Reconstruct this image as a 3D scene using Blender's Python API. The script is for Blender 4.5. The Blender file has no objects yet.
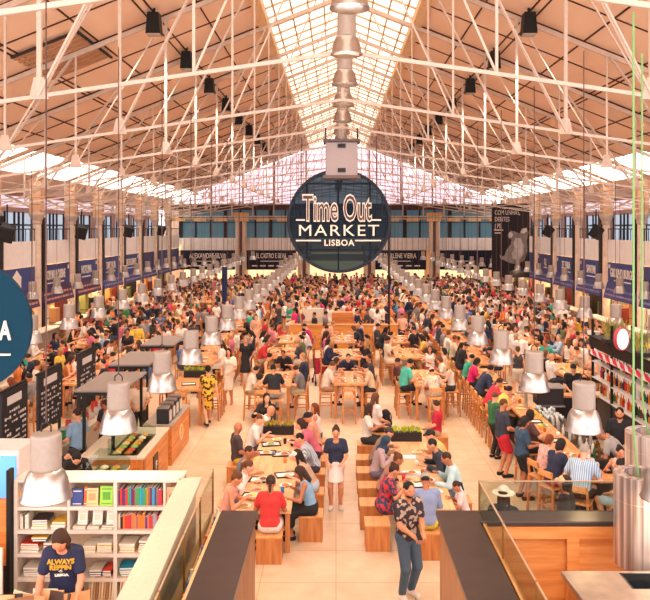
import bpy, bmesh, math, random
import numpy as np
from mathutils import Vector, Matrix
random.seed(7); RNG = random.Random(11)
SC = bpy.context.scene
COL = SC.collection
PI = math.pi
F = 760.0; CX = 336.0; HY = 228.0; CH = 5.6
def G(px, py, z=0.0):
    """photo pixel -> point of the plane at height z"""
    d = (CH - z) * F / (py - HY)
    return ((px - CX) * d / F, d)
# ---------------------------------------------------------------- materials
def lin(c):
    if isinstance(c, str):
        c = c.lstrip('#'); c = c if len(c) == 6 else ''.join(q * 2 for q in c); c = [int(c[i:i+2], 16) / 255 for i in (0, 2, 4)]
    return tuple((v / 12.92 if v <= .04045 else ((v + .055) / 1.055) ** 2.4) for v in c)
MATS = {}
def newmat(name):
    m = bpy.data.materials.new(name); m.use_nodes = True
    nt = m.node_tree; b = nt.nodes['Principled BSDF']
    return m, nt, b
def mat(col, rough=.6, metal=0.0, noise=.0, scale=20, spec=.3, key=None):
    k = key or (str(col), rough, metal, noise, scale, spec)
    if k in MATS: return MATS[k]
    m, nt, b = newmat('surface')
    c = lin(col)
    b.inputs['Roughness'].default_value = rough; b.inputs['Metallic'].default_value = metal
    b.inputs['Specular IOR Level'].default_value = spec
    n = nt.nodes.new('ShaderNodeTexNoise'); n.inputs['Scale'].default_value = scale
    tc = nt.nodes.new('ShaderNodeTexCoord'); nt.links.new(tc.outputs['Object'], n.inputs['Vector'])
    r = nt.nodes.new('ShaderNodeValToRGB')
    a = max(noise, .04)
    r.color_ramp.elements[0].position = .3; r.color_ramp.elements[1].position = .7
    r.color_ramp.elements[0].color = (*[v * (1 - a) for v in c], 1)
    r.color_ramp.elements[1].color = (*[min(1, v * (1 + a)) for v in c], 1)
    nt.links.new(n.outputs['Fac'], r.inputs['Fac']); nt.links.new(r.outputs['Color'], b.inputs['Base Color'])
    MATS[k] = m; return m
def wood(col='#d98a45', col2='#b9662c', axis=0, sc=1.0, rough=.45):
    k = ('wood', col, col2, axis, sc)
    if k in MATS: return MATS[k]
    m, nt, b = newmat('wood')
    tc = nt.nodes.new('ShaderNodeTexCoord'); mp = nt.nodes.new('ShaderNodeMapping')
    s = [14 * sc] * 3; s[axis] = 1.2 * sc; mp.inputs['Scale'].default_value = s
    n = nt.nodes.new('ShaderNodeTexNoise'); n.inputs['Scale'].default_value = 1.6; n.inputs['Detail'].default_value = 5
    r = nt.nodes.new('ShaderNodeValToRGB')
    r.color_ramp.elements[0].position = .32; r.color_ramp.elements[1].position = .62
    r.color_ramp.elements[0].color = (*lin(col2), 1); r.color_ramp.elements[1].color = (*lin(col), 1)
    nt.links.new(tc.outputs['Object'], mp.inputs['Vector']); nt.links.new(mp.outputs[0], n.inputs['Vector'])
    nt.links.new(n.outputs['Fac'], r.inputs['Fac']); nt.links.new(r.outputs['Color'], b.inputs['Base Color'])
    b.inputs['Roughness'].default_value = rough
    MATS[k] = m; return m
def emit(col, st):
    k = ('em', str(col), st)
    if k in MATS: return MATS[k]
    m, nt, b = newmat('light')
    b.inputs['Base Color'].default_value = (*lin(col), 1)
    b.inputs['Emission Color'].default_value = (*lin(col), 1); b.inputs['Emission Strength'].default_value = st
    MATS[k] = m; return m
def objcol(kind):
    """one cloth / skin shader whose colour comes from the object itself"""
    k = ('oc', kind)
    if k in MATS: return MATS[k]
    m, nt, b = newmat(kind)
    oi = nt.nodes.new('ShaderNodeObjectInfo')
    out = oi.outputs['Color']
    tc = nt.nodes.new('ShaderNodeTexCoord')
    if kind == 'cloth':
        n = nt.nodes.new('ShaderNodeTexNoise'); n.inputs['Scale'].default_value = 9
        fac = n.outputs['Fac']; nt.links.new(tc.outputs['Object'], n.inputs['Vector'])
        mx = nt.nodes.new('ShaderNodeMixRGB'); mx.blend_type = 'MULTIPLY'; mx.inputs[0].default_value = .25
        nt.links.new(out, mx.inputs[1]); nt.links.new(fac, mx.inputs[2]); out = mx.outputs[0]
        b.inputs['Roughness'].default_value = .85
    elif kind in ('floral', 'blotch', 'sunflower'):
        n = nt.nodes.new('ShaderNodeTexVoronoi'); n.inputs['Scale'].default_value = {'floral': 24, 'blotch': 20, 'sunflower': 17}[kind]
        nt.links.new(tc.outputs['Object'], n.inputs['Vector'])
        r = nt.nodes.new('ShaderNodeValToRGB'); r.color_ramp.interpolation = 'CONSTANT'
        e = r.color_ramp.elements
        if kind == 'floral':
            e[0].color = (0, 0, 0, 1); e[0].position = 0; e[1].position = .72; e[1].color = (1, 1, 1, 1)
        else:
            e[0].color = (0, 0, 0, 1); e[0].position = 0; e[1].position = .6; e[1].color = (1, 1, 1, 1)
        sp = nt.nodes.new('ShaderNodeSeparateColor'); nt.links.new(n.outputs['Color'], sp.inputs[0])
        nt.links.new(sp.outputs[0], r.inputs['Fac'])
        mx = nt.nodes.new('ShaderNodeMixRGB'); nt.links.new(r.outputs['Color'], mx.inputs[0])
        nt.links.new(out, mx.inputs[1])
        mx.inputs[2].default_value = {'floral': (*lin('#b09888'), 1), 'blotch': (*lin('#c2313b'), 1), 'sunflower': (*lin('#3a2a14'), 1)}[kind]
        out = mx.outputs[0]; b.inputs['Roughness'].default_value = .8
    elif kind == 'stripes':
        w = nt.nodes.new('ShaderNodeTexWave'); w.inputs['Scale'].default_value = 9; w.inputs['Distortion'].default_value = 1
        nt.links.new(tc.outputs['Object'], w.inputs['Vector'])
        mx = nt.nodes.new('ShaderNodeMixRGB'); nt.links.new(w.outputs['Fac'], mx.inputs[0])
        nt.links.new(out, mx.inputs[1]); mx.inputs[2].default_value = (*lin('#c4d2dc'), 1); out = mx.outputs[0]
        b.inputs['Roughness'].default_value = .8
    else:
        b.inputs['Roughness'].default_value = .55
        if kind == 'skin': b.inputs['Subsurface Weight'].default_value = .0
    nt.links.new(out, b.inputs['Base Color'])
    MATS[k] = m; return m
def glass(tint='#dfe8e6', a=.18):
    k = ('glass', tint, a)
    if k in MATS: return MATS[k]
    m = bpy.data.materials.new('glass'); m.use_nodes = True; nt = m.node_tree; nt.nodes.clear()
    o = nt.nodes.new('ShaderNodeOutputMaterial'); t = nt.nodes.new('ShaderNodeBsdfTransparent'); g = nt.nodes.new('ShaderNodeBsdfGlossy')
    t.inputs[0].default_value = (*lin(tint), 1); g.inputs['Roughness'].default_value = .03
    fr = nt.nodes.new('ShaderNodeMath'); fr.operation = 'ADD'; l = nt.nodes.new('ShaderNodeLayerWeight'); l.inputs[0].default_value = .12
    nt.links.new(l.outputs['Fresnel'], fr.inputs[0]); fr.operation = 'MULTIPLY_ADD'; fr.inputs[2].default_value = .05; fr.inputs[1].default_value = .12; fr.use_clamp = True
    mx = nt.nodes.new('ShaderNodeMixShader'); nt.links.new(fr.outputs[0], mx.inputs[0])
    nt.links.new(t.outputs[0], mx.inputs[1]); nt.links.new(g.outputs[0], mx.inputs[2]); nt.links.new(mx.outputs[0], o.inputs[0])
    MATS[k] = m; return m
# ---------------------------------------------------------------- mesh builder
class MB:
    def __init__(s): s.v = []; s.f = []; s.mi = []; s.cur = 0
    def add(s, vs, fs):
        o = len(s.v); s.v += [tuple(v) for v in vs]; s.f += [tuple(i + o for i in f) for f in fs]; s.mi += [s.cur] * len(fs); return s
    def box(s, x0, x1, y0, y1, z0, z1):
        vs = [(x, y, z) for z in (z0, z1) for y in (y0, y1) for x in (x0, x1)]
        return s.add(vs, [(0, 2, 3, 1), (4, 5, 7, 6), (0, 1, 5, 4), (2, 6, 7, 3), (0, 4, 6, 2), (1, 3, 7, 5)])
    def cbox(s, cx, cy, cz, dx, dy, dz): return s.box(cx - dx/2, cx + dx/2, cy - dy/2, cy + dy/2, cz - dz/2, cz + dz/2)
    def bar(s, a, b, w, h=None, up=(0, 0, 1)):
        h = h or w; a = Vector(a); b = Vector(b); d = (b - a).normalized(); up = Vector(up)
        if abs(d.dot(up)) > .98: up = Vector((1, 0, 0))
        r = d.cross(up).normalized(); u = r.cross(d)
        vs = [p + r * (sx * w / 2) + u * (sz * h / 2) for p in (a, b) for sz in (-1, 1) for sx in (-1, 1)]
        return s.add(vs, [(0, 1, 3, 2), (4, 6, 7, 5), (0, 4, 5, 1), (2, 3, 7, 6), (0, 2, 6, 4), (1, 5, 7, 3)])
    def tube(s, a, b, r, r2=None, n=8, cap=True):
        r2 = r if r2 is None else r2; a = Vector(a); b = Vector(b); d = (b - a).normalized()
        up = Vector((0, 0, 1)) if abs(d.z) < .98 else Vector((1, 0, 0)); u = d.cross(up).normalized(); w = d.cross(u)
        vs = []
        for p, q in ((a, r), (b, r2)):
            for i in range(n):
                t = 2 * PI * i / n; vs.append(p + u * (q * math.cos(t)) + w * (q * math.sin(t)))
        fs = [(i, (i + 1) % n, n + (i + 1) % n, n + i) for i in range(n)]
        if cap: fs += [tuple(range(n))[::-1], tuple(range(n, 2 * n))]
        return s.add(vs, fs)
    def path(s, pts, r, n=6):
        for a, b in zip(pts, pts[1:]): s.tube(a, b, r, n=n)
        return s
    def lathe(s, prof, n=20, c=(0, 0, 0), close=False):
        vs = []; m = len(prof)
        for r, z in prof:
            for i in range(n):
                t = 2 * PI * i / n; vs.append((c[0] + r * math.cos(t), c[1] + r * math.sin(t), c[2] + z))
        fs = [(j * n + i, j * n + (i + 1) % n, (j + 1) * n + (i + 1) % n, (j + 1) * n + i) for j in range(m - 1) for i in range(n)]
        if close: fs += [tuple(range(n))[::-1], tuple(range((m - 1) * n, m * n))]
        return s.add(vs, fs)
    def prism(s, poly, h0, h1, axis=2):
        n = len(poly)
        def pt(p, h):
            return {2: (p[0], p[1], h), 1: (p[0], h, p[1]), 0: (h, p[0], p[1])}[axis]
        vs = [pt(p, h0) for p in poly] + [pt(p, h1) for p in poly]
        return s.add(vs, [tuple(range(n))[::-1], tuple(range(n, 2 * n))] + [(i, (i + 1) % n, n + (i + 1) % n, n + i) for i in range(n)])
    def mesh(s, name, mats, smooth=False):
        me = bpy.data.meshes.new(name); me.from_pydata(s.v, [], s.f)
        for m in (mats if isinstance(mats, (list, tuple)) else [mats]): me.materials.append(m)
        if any(s.mi): me.polygons.foreach_set('material_index', s.mi)
        bm = bmesh.new(); bm.from_mesh(me); bmesh.ops.recalc_face_normals(bm, faces=bm.faces); bm.to_mesh(me); bm.free()
        if smooth:
            me.polygons.foreach_set('use_smooth', [True] * len(me.polygons))
        me.update(); return me
    def obj(s, name, mats, parent=None, smooth=False, bev=0):
        o = link(name, s.mesh(name, mats, smooth), parent)
        if bev:
            b = o.modifiers.new('bevel', 'BEVEL'); b.width = bev; b.segments = 2; b.limit_method = 'ANGLE'
        return o
def link(name, data, parent=None):
    o = bpy.data.objects.new(name, data); COL.objects.link(o)
    if parent is not None: o.parent = parent
    return o
LABELLED = []
def tag(o, label, cat, group=None, kind=None):
    o['label'] = label; o['category'] = cat
    if group: o['group'] = group
    if kind: o['kind'] = kind
    LABELLED.append(o); return o
def struct(name, mb, m, **k):
    o = mb.obj(name, m, **k); o['kind'] = 'structure'; return o
def empty(name, loc, rz, label, cat, group=None):
    o = link(name, None); o.location = loc; o.rotation_euler = (0, 0, rz); o.empty_display_size = .1
    return tag(o, label, cat, group)
def dup(root, loc=None, rz=None, label=None, group=None, sc=None):
    r = root.copy(); COL.objects.link(r)
    if loc is not None: r.location = loc
    if rz is not None: r.rotation_euler = (0, 0, rz)
    if sc is not None: r.scale = sc
    if label: r['label'] = label
    if group: r['group'] = group
    for ch in KIDS.get(root.name, root.children):
        c = ch.copy(); COL.objects.link(c); c.parent = r
        for g in KIDS.get(ch.name, ()):
            d = g.copy(); COL.objects.link(d); d.parent = c
    LABELLED.append(r); return r
KIDS = {}
def remember(root):
    """cache the children lists: obj.children scans the whole file"""
    allo = list(bpy.data.objects)
    KIDS[root.name] = [o for o in allo if o.parent == root]
    for c in KIDS[root.name]: KIDS[c.name] = [o for o in allo if o.parent == c]
    return root
def textmesh(txt, size, depth=.01, offset=0.0, sx=1.0, align='CENTER', name='lettering', space=1.0, line=.9):
    cu = bpy.data.curves.new(name, 'FONT'); cu.body = txt; cu.size = size; cu.extrude = depth; cu.offset = offset
    cu.align_x = align; cu.align_y = 'CENTER'; cu.space_character = space; cu.space_line = line; cu.resolution_u = 3
    o = bpy.data.objects.new(name, cu); COL.objects.link(o)
    bpy.context.view_layer.update()
    me = bpy.data.meshes.new_from_object(o.evaluated_get(bpy.context.evaluated_depsgraph_get()))
    bpy.data.objects.remove(o); bpy.data.curves.remove(cu)
    for v in me.vertices: v.co.x *= sx
    me.name = name
    return me
def text(txt, size, m, loc, rot, parent, sx=1.0, offset=0.0, depth=.01, align='CENTER', name='lettering', space=1.0, line=.9):
    me = textmesh(txt, size, depth, offset, sx, align, name, space, line); me.materials.clear(); me.materials.append(m)
    o = link(name, me, parent); o.location = loc; o.rotation_euler = rot; return o
ORD = ['nearest', 'second nearest', 'third nearest', 'fourth nearest', 'fifth nearest', 'sixth nearest', 'seventh nearest', 'eighth nearest', 'ninth nearest', 'tenth nearest']
NUM = ['first','second','third','fourth','fifth','sixth','seventh','eighth','ninth','tenth','eleventh','twelfth','thirteenth','fourteenth','fifteenth','sixteenth','seventeenth','eighteenth','nineteenth','twentieth','twenty-first','twenty-second','twenty-third','twenty-fourth','twenty-fifth','twenty-sixth','twenty-seventh','twenty-eighth','twenty-ninth','thirtieth']
def settle_labels():
    """labels that came out the same get their place in the row or in depth"""
    d = {}
    for o in LABELLED:
        if o.get('kind') == 'stuff': continue
        d.setdefault(o['label'], []).append(o)
    for lab, os_ in d.items():
        if len(os_) < 2: continue
        xs = [o.location.x for o in os_]; ys = [o.location.y for o in os_]
        byx = max(xs) - min(xs) > 1.5 * (max(ys) - min(ys))
        os_.sort(key=lambda o: (o.location.x if byx else o.location.y))
        for i, o in enumerate(os_):
            n = NUM[i] if i < len(NUM) else 'a farther'
            o['label'] = lab + (', %s from left' % n if byx else ', %s from front' % n)
# ---------------------------------------------------------------- figures from blended round cones
def surfnet(V, lo, h):
    ins = V < 0
    nx, ny, nz = V.shape
    c = np.zeros((nx-1, ny-1, nz-1), np.int8)
    for i in (0, 1):
        for j in (0, 1):
            for k in (0, 1): c += ins[i:nx-1+i, j:ny-1+j, k:nz-1+k]
    act = (c > 0) & (c < 8)
    idx = -np.ones(act.shape, np.int64); ii = np.argwhere(act)
    if len(ii) == 0: return np.zeros((0, 3)), np.zeros((0, 4), int)
    idx[act] = np.arange(len(ii))
    P = np.zeros((len(ii), 3)); W = np.zeros(len(ii))
    for ax in range(3):
        for a in (0, 1):
            for b in (0, 1):
                o = [0, 0, 0]; oth = [q for q in range(3) if q != ax]; o[oth[0]] = a; o[oth[1]] = b
                p0 = ii + o; e = [0, 0, 0]; e[ax] = 1; p1 = p0 + e
                v0 = V[p0[:, 0], p0[:, 1], p0[:, 2]]; v1 = V[p1[:, 0], p1[:, 1], p1[:, 2]]
                m = (v0 < 0) != (v1 < 0); t = v0[m] / (v0[m] - v1[m])
                q = p0[m].astype(float); q[:, ax] += t; P[m] += q; W[m] += 1
    P /= W[:, None]; P = P * h + lo
    Fs = []
    for ax in range(3):
        o1, o2 = [(1, 2), (2, 0), (0, 1)][ax]
        s0 = [slice(None)] * 3; s1 = [slice(None)] * 3; s0[ax] = slice(0, -1); s1[ax] = slice(1, None)
        A = ins[tuple(s0)]; B = ins[tuple(s1)]
        e = np.argwhere(A != B); 
        ok = (e[:, o1] > 0) & (e[:, o2] > 0) & (e[:, o1] < V.shape[o1]-1) & (e[:, o2] < V.shape[o2]-1); e = e[ok]
        fl = A[e[:, 0], e[:, 1], e[:, 2]]
        q = []
        for d1, d2 in ((1, 1), (0, 1), (0, 0), (1, 0)):
            c_ = e.copy(); c_[:, o1] -= d1; c_[:, o2] -= d2; q.append(idx[c_[:, 0], c_[:, 1], c_[:, 2]])
        q = np.stack(q, 1); q[~fl] = q[~fl][:, ::-1]; Fs.append(q)
    return P, np.concatenate(Fs)
def vec(*a): return np.array(a, float)
def sdf_mesh(prims, vox, infl=0.0, k=.03, clips=(), subs=()):
    """prims: ('c', a, b, ra, rb) or ('e', centre, radii, R); clips keep dot(p-o, n) < 0; subs are cut away"""
    los = []; his = []
    for p in prims:
        if p[0] == 'c':
            r = max(p[3], p[4]) + infl + k; los += [np.minimum(p[1], p[2]) - r]; his += [np.maximum(p[1], p[2]) + r]
        else:
            r = max(p[2]) + infl + k; los += [p[1] - r]; his += [p[1] + r]
    lo = np.min(los, 0) - 2 * vox; hi = np.max(his, 0) + 2 * vox
    n = np.ceil((hi - lo) / vox).astype(int) + 1
    V = np.full(n, 9.0)
    ax = [lo[i] + vox * np.arange(n[i]) for i in range(3)]
    def ev(p, X, Y, Z):
        if p[0] == 'c':
            a, b, ra, rb = p[1:5]; d = b - a; L = max(d @ d, 1e-9)
            t = np.clip(((X - a[0]) * d[0] + (Y - a[1]) * d[1] + (Z - a[2]) * d[2]) / L, 0, 1)
            return np.sqrt((X - a[0] - t * d[0])**2 + (Y - a[1] - t * d[1])**2 + (Z - a[2] - t * d[2])**2) - (ra + (rb - ra) * t) - infl
        c, r, R = p[1:4]
        x = X - c[0]; y = Y - c[1]; z = Z - c[2]
        u = [(R[0][i] * x + R[1][i] * y + R[2][i] * z) for i in range(3)]
        k0 = np.sqrt(sum((u[i] / (r[i] + infl))**2 for i in range(3))); k1 = np.sqrt(sum((u[i] / (r[i] + infl)**2)**2 for i in range(3))) + 1e-9
        return k0 * (k0 - 1) / k1
    for p, l, h_ in zip(prims, los, his):
        i0 = np.maximum(0, np.floor((l - lo) / vox).astype(int) - 2); i1 = np.minimum(n, np.ceil((h_ - lo) / vox).astype(int) + 3)
        sl = tuple(slice(a, b) for a, b in zip(i0, i1))
        X, Y, Z = np.meshgrid(*[ax[i][sl[i]] for i in range(3)], indexing='ij', sparse=True)
        D = ev(p, X, Y, Z); S = V[sl]; kk = p[-1] if (p[0] == 'c' and len(p) == 6) else k
        hh = np.maximum(kk - np.abs(S - D), 0) / kk
        V[sl] = np.minimum(S, D) - hh * hh * kk / 4
    X, Y, Z = np.meshgrid(*ax, indexing='ij', sparse=True)
    for o, nn in clips: V = np.maximum(V, (X - o[0]) * nn[0] + (Y - o[1]) * nn[1] + (Z - o[2]) * nn[2])
    inf_ = infl; infl = 0
    for p in subs: V = np.maximum(V, -ev(p, X, Y, Z))
    infl = inf_
    return surfnet(V, lo, vox)
def npmesh(name, P, Q, mats):
    me = bpy.data.meshes.new(name)
    me.vertices.add(len(P)); me.vertices.foreach_set('co', P.astype(np.float32).ravel())
    me.loops.add(Q.size); me.loops.foreach_set('vertex_index', Q.astype(np.int32).ravel())
    me.polygons.add(len(Q)); me.polygons.foreach_set('loop_start', np.arange(0, Q.size, 4, dtype=np.int32))
    try: me.polygons.foreach_set('loop_total', np.full(len(Q), 4, np.int32))
    except Exception: pass
    me.polygons.foreach_set('use_smooth', np.ones(len(Q), bool))
    me.update(); me.validate()
    me.materials.append(mats); return me
def ik(a, b, l1, l2, pole):
    d = b - a; L = np.linalg.norm(d)
    if L > (l1 + l2) * .995: b = a + d / L * (l1 + l2) * .995; d = b - a; L = np.linalg.norm(d)
    x = (L * L + l1 * l1 - l2 * l2) / (2 * L); h = math.sqrt(max(l1 * l1 - x * x, 0)); u = d / L
    p = pole - u * (pole @ u); p /= np.linalg.norm(p) + 1e-9
    return a + u * x + p * h, b
def rotm(yaw, pitch):
    """head frame: columns are right, forward, up; pitch > 0 looks down, yaw > 0 to its left"""
    cy, sy, cp, sp = math.cos(yaw), math.sin(yaw), math.cos(-pitch), math.sin(-pitch)
    Rz = np.array([[cy, -sy, 0], [sy, cy, 0], [0, 0, 1]]); Rx = np.array([[1, 0, 0], [0, cp, -sp], [0, sp, cp]])
    return Rz @ Rx
# arms: (wrist L xyz, wrist R xyz) ; x is mirrored for the left hand
POSES = {
 'stand':   dict(h=.90, arms=((-.25, .02, .80), (.25, .03, .80)), feet=((-.1, .02), (.11, -.02))),
 'stand2':  dict(h=.90, arms=((-.13, .30, 1.12), (.25, .03, .80)), feet=((-.12, .05), (.1, -.04)), yaw=.3, nod=.2),
 'phone':   dict(h=.90, arms=((-.07, .30, 1.12), (.08, .31, 1.10)), feet=((-.1, .0), (.12, .03)), nod=.45),
 'folded':  dict(h=.90, arms=((.10, .19, 1.16), (-.10, .21, 1.13)), feet=((-.13, .0), (.13, .03))),
 'akimbo':  dict(h=.90, arms=((-.19, .04, .98), (.26, .05, .80)), feet=((-.13, .0), (.13, .03)), yaw=-.4),
 'walk':    dict(h=.89, arms=((-.25, .22, .86), (.24, -.18, .84)), feet=((-.08, -.28), (.08, .26))),
 'reach':   dict(h=.90, arms=((-.2, .52, 1.12), (.2, .45, 1.0)), feet=((-.1, .0), (.12, .06)), lean=.25, nod=.3),
 'bend':    dict(h=.86, arms=((-.16, .56, .98), (.18, .52, .98)), feet=((-.1, .0), (.12, .06)), lean=.55, nod=.5),
 'hold':    dict(h=.90, arms=((-.14, .27, 1.03), (.15, .26, 1.02)), feet=((-.09, .0), (.1, .03)), nod=.15),
 'hero':    dict(h=.90, arms=((-.06, .34, 1.05), (.13, .36, 1.06)), feet=((-.08, -.04), (.12, .04)), nod=.12),
 'shop':    dict(h=.90, arms=((-.20, .36, .93), (.22, .34, .93)), feet=((-.1, .0), (.1, .0)), lean=.16, nod=.62, yaw=-.1),
}
for nm, hh, fz, fy, th in (('low', .56, .0, .36, .78), ('high', .86, .34, .30, 1.08)):
    POSES['sit_%s_eat' % nm] = dict(h=hh, arms=((-.18, .44, th + .02), (.12, .36, th + .12)), feet=((-.12, fy), (.12, fy + .03)), fz=fz, lean=.2, nod=.35)
    POSES['sit_%s_talk' % nm] = dict(h=hh, arms=((-.12, .42, th + .04), (.2, .40, th + .16)), feet=((-.13, fy), (.1, fy - .05)), fz=fz, lean=.08, nod=0., yaw=.5)
    POSES['sit_%s_chin' % nm] = dict(h=hh, arms=((-.08, .30, hh + .62), (.15, .42, th + .03)), feet=((-.1, fy), (.13, fy)), fz=fz, lean=.25, nod=.15, yaw=-.3)
    POSES['sit_%s_lean' % nm] = dict(h=hh, arms=((-.2, .44, th + .03), (.2, .44, th + .03)), feet=((-.1, fy), (.12, fy + .05)), fz=fz, lean=.38, nod=.1)
    POSES['sit_%s_lap' % nm] = dict(h=hh, arms=((-.12, .24, hh + .12), (.12, .24, hh + .12)), feet=((-.1, fy), (.12, fy)), fz=fz, lean=-.05, nod=.3, yaw=.2)
SKEL = {}
def skeleton(pose, sex):
    key = (pose, sex)
    if key in SKEL: return SKEL[key]
    p = POSES[pose]; w = 1.0 if sex == 'm' else .88
    h = p['h']; ln = p.get('lean', 0.); fz = p.get('fz', 0.)
    pel = vec(0, 0, h + .03); up = vec(0, math.sin(ln), math.cos(ln)); up2 = vec(0, math.sin(ln * 1.5), math.cos(ln * 1.5))
    waist = pel + up * .17; chest = waist + up2 * .19; nb = chest + up2 * .15
    R = rotm(p.get('yaw', 0.), p.get('nod', 0.) + ln * .5)
    head = nb + up2 * .06 + R @ vec(0, .025, .105)
    sh = [nb + up2 * -.055 + vec(s * .175 * w, 0, 0) for s in (-1, 1)]
    hip = [vec(s * .088, 0, h) for s in (-1, 1)]
    S = dict(pel=pel, waist=waist, chest=chest, nb=nb, R=R, head=head, sh=sh, hip=hip, up=up, up2=up2, w=w)
    S['el'] = []; S['wr'] = []; S['kn'] = []; S['an'] = []
    for i, s in enumerate((-1, 1)):
        e, wr = ik(sh[i], vec(*p['arms'][i]), .285, .255, vec(s * .55, -.6, -.75)); S['el'].append(e); S['wr'].append(wr)
        f = p['feet'][i]; an = vec(f[0], f[1], .085 + fz)
        if pose == 'walk' and i == 0: an[2] += .05
        k_, an = ik(hip[i], an, .435, .425, vec(s * .12, 1, .25)); S['kn'].append(k_); S['an'].append(an)
    SKEL[key] = S; return S
def torso_prims(S, sex, low=True):
    w = S['w']; P = []
    x = lambda a: vec(a, 0, 0)
    rb = .105 if sex == 'm' else .1
    P += [('c', S['pel'] - x(.055), S['pel'] + x(.055), .115, .115)]
    P += [('c', S['pel'] + x(s * .05), S['waist'] + x(s * .05), .1, .085 if sex == 'f' else .098) for s in (-1, 1)]
    P += [('c', S['waist'] + x(s * .05), S['chest'] + x(s * .075 * w), .085 if sex == 'f' else .098, rb) for s in (-1, 1)]
    P += [('c', S['chest'] + x(s * .07 * w), S['sh'][(s + 1) // 2] * .55 + S['nb'] * .45 - S['up2'] * .02, rb * .92, .07) for s in (-1, 1)]
    if sex == 'f': P += [('e', S['chest'] + vec(s * .062, .075, -.0), (.052, .045, .052), np.eye(3)) for s in (-1, 1)]
    return P
def hand_prims(S, i, vox):
    s = -1 if i == 0 else 1
    w = S['wr'][i]; d = w - S['el'][i]; d = d / np.linalg.norm(d)
    side = np.cross(d, vec(0, 0, 1)); side = side / (np.linalg.norm(side) + 1e-6)
    if abs(d[2]) > .9: side = vec(0, 1, 0)
    if side @ vec(s, 0, 0) > 0 and abs(d[2]) <= .9: side = -side          # side points to the thumb
    n = np.cross(side, d) * (1 if s < 0 else -1); n /= np.linalg.norm(n) + 1e-6
    if n[2] > 0 and abs(d[2]) <= .9: n = -n
    r = max(.0088, vox * .62); P = [('c', w, w + d * .03, .024, .026, .02)]
    pe = w + d * .085
    P += [('c', w + d * .025 + side * q, pe + side * q * 1.1, .017, .0155, .012) for q in (-.024, 0, .022)]
    for q, L in ((.031, .068), (.0105, .078), (-.0105, .072), (-.031, .056)):
        a = pe + side * q; b = a + d * L * .55 + n * L * .18 + side * q * .25; c = b + d * L * .30 + n * L * .42
        P += [('c', a, b, r * 1.08, r, .006), ('c', b, c, r, r * .88, .006)]
    a = w + d * .03 + side * .028; b = a + d * .03 + side * .03 + n * .012; c = b + d * .032 + side * .004 + n * .014
    P += [('c', a, b, .013, r * 1.1, .01), ('c', b, c, r * 1.1, r, .006)]
    return P
def foot_prims(S, i, r=0.0):
    s = -1 if i == 0 else 1
    a = S['an'][i]; heel = a + vec(0, -.035, -.045); toe = a + vec(s * .025, .155, -.055)
    return [('c', a, heel, .036 + r, .036 + r), ('c', heel, toe, .036 + r, .028 + r), ('c', heel + vec(-.012, 0.04, 0), toe + vec(-.018, -.01, 0), .03 + r, .026 + r), ('c', a, toe * .5 + heel * .5 + vec(0, 0, .02), .036 + r, .03 + r)]
def head_prims(S, near):
    R = S['R']; h = S['head']; L = lambda *q: h + R @ vec(*q)
    P = [('c', S['nb'] - S['up2'] * .03, L(0, -.02, -.05), .052, .05),
         ('e', L(0, -.008, .02), (.076, .095, .1), R), ('e', L(0, .02, -.045), (.055, .066, .07), R), ('c', L(0, .055, -.098), L(0, .05, -.09), .018, .02)]
    if near:
        P += [('c', L(0, .088, .01), L(0, .107, -.022), .008, .0135, .012), ('c', L(-.03, .084, .026), L(.03, .084, .026), .012, .012, .02),
              ('c', L(-.016, .083, -.058), L(.016, .083, -.058), .0085, .0085, .01), ('c', L(-.045, .055, -.015), L(-.04, .06, -.02), .024, .024), ('c', L(.045, .055, -.015), L(.04, .06, -.02), .024, .024)]
        P += [('e', L(s * .078, -.008, -.008), (.010, .022, .032), R) for s in (-1, 1)]
    return P
def body_mesh(pose, sex, vox):
    S = skeleton(pose, sex); near = vox < .016
    P = torso_prims(S, sex) + head_prims(S, near)
    m = 1.0 if sex == 'm' else .88
    P += [('c', S['sh'][0], S['sh'][1], .052 * m, .052 * m)]
    for i in (0, 1):
        P += [('c', S['sh'][i], S['el'][i], .052 * m, .039 * m), ('c', S['el'][i], S['el'][i] * .7 + S['wr'][i] * .3, .039 * m, .04 * m), ('c', S['el'][i] * .7 + S['wr'][i] * .3, S['wr'][i], .04 * m, .025 * m)]
        P += hand_prims(S, i, vox)
        P += [('c', S['hip'][i], S['kn'][i], .088, .056), ('c', S['kn'][i], S['kn'][i] * .65 + S['an'][i] * .35, .055, .054), ('c', S['kn'][i] * .65 + S['an'][i] * .35, S['an'][i], .054, .036)]
        P += foot_prims(S, i)
    return sdf_mesh(P, vox, 0, .03)
def lerp(a, b, t): return a + (b - a) * t
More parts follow.
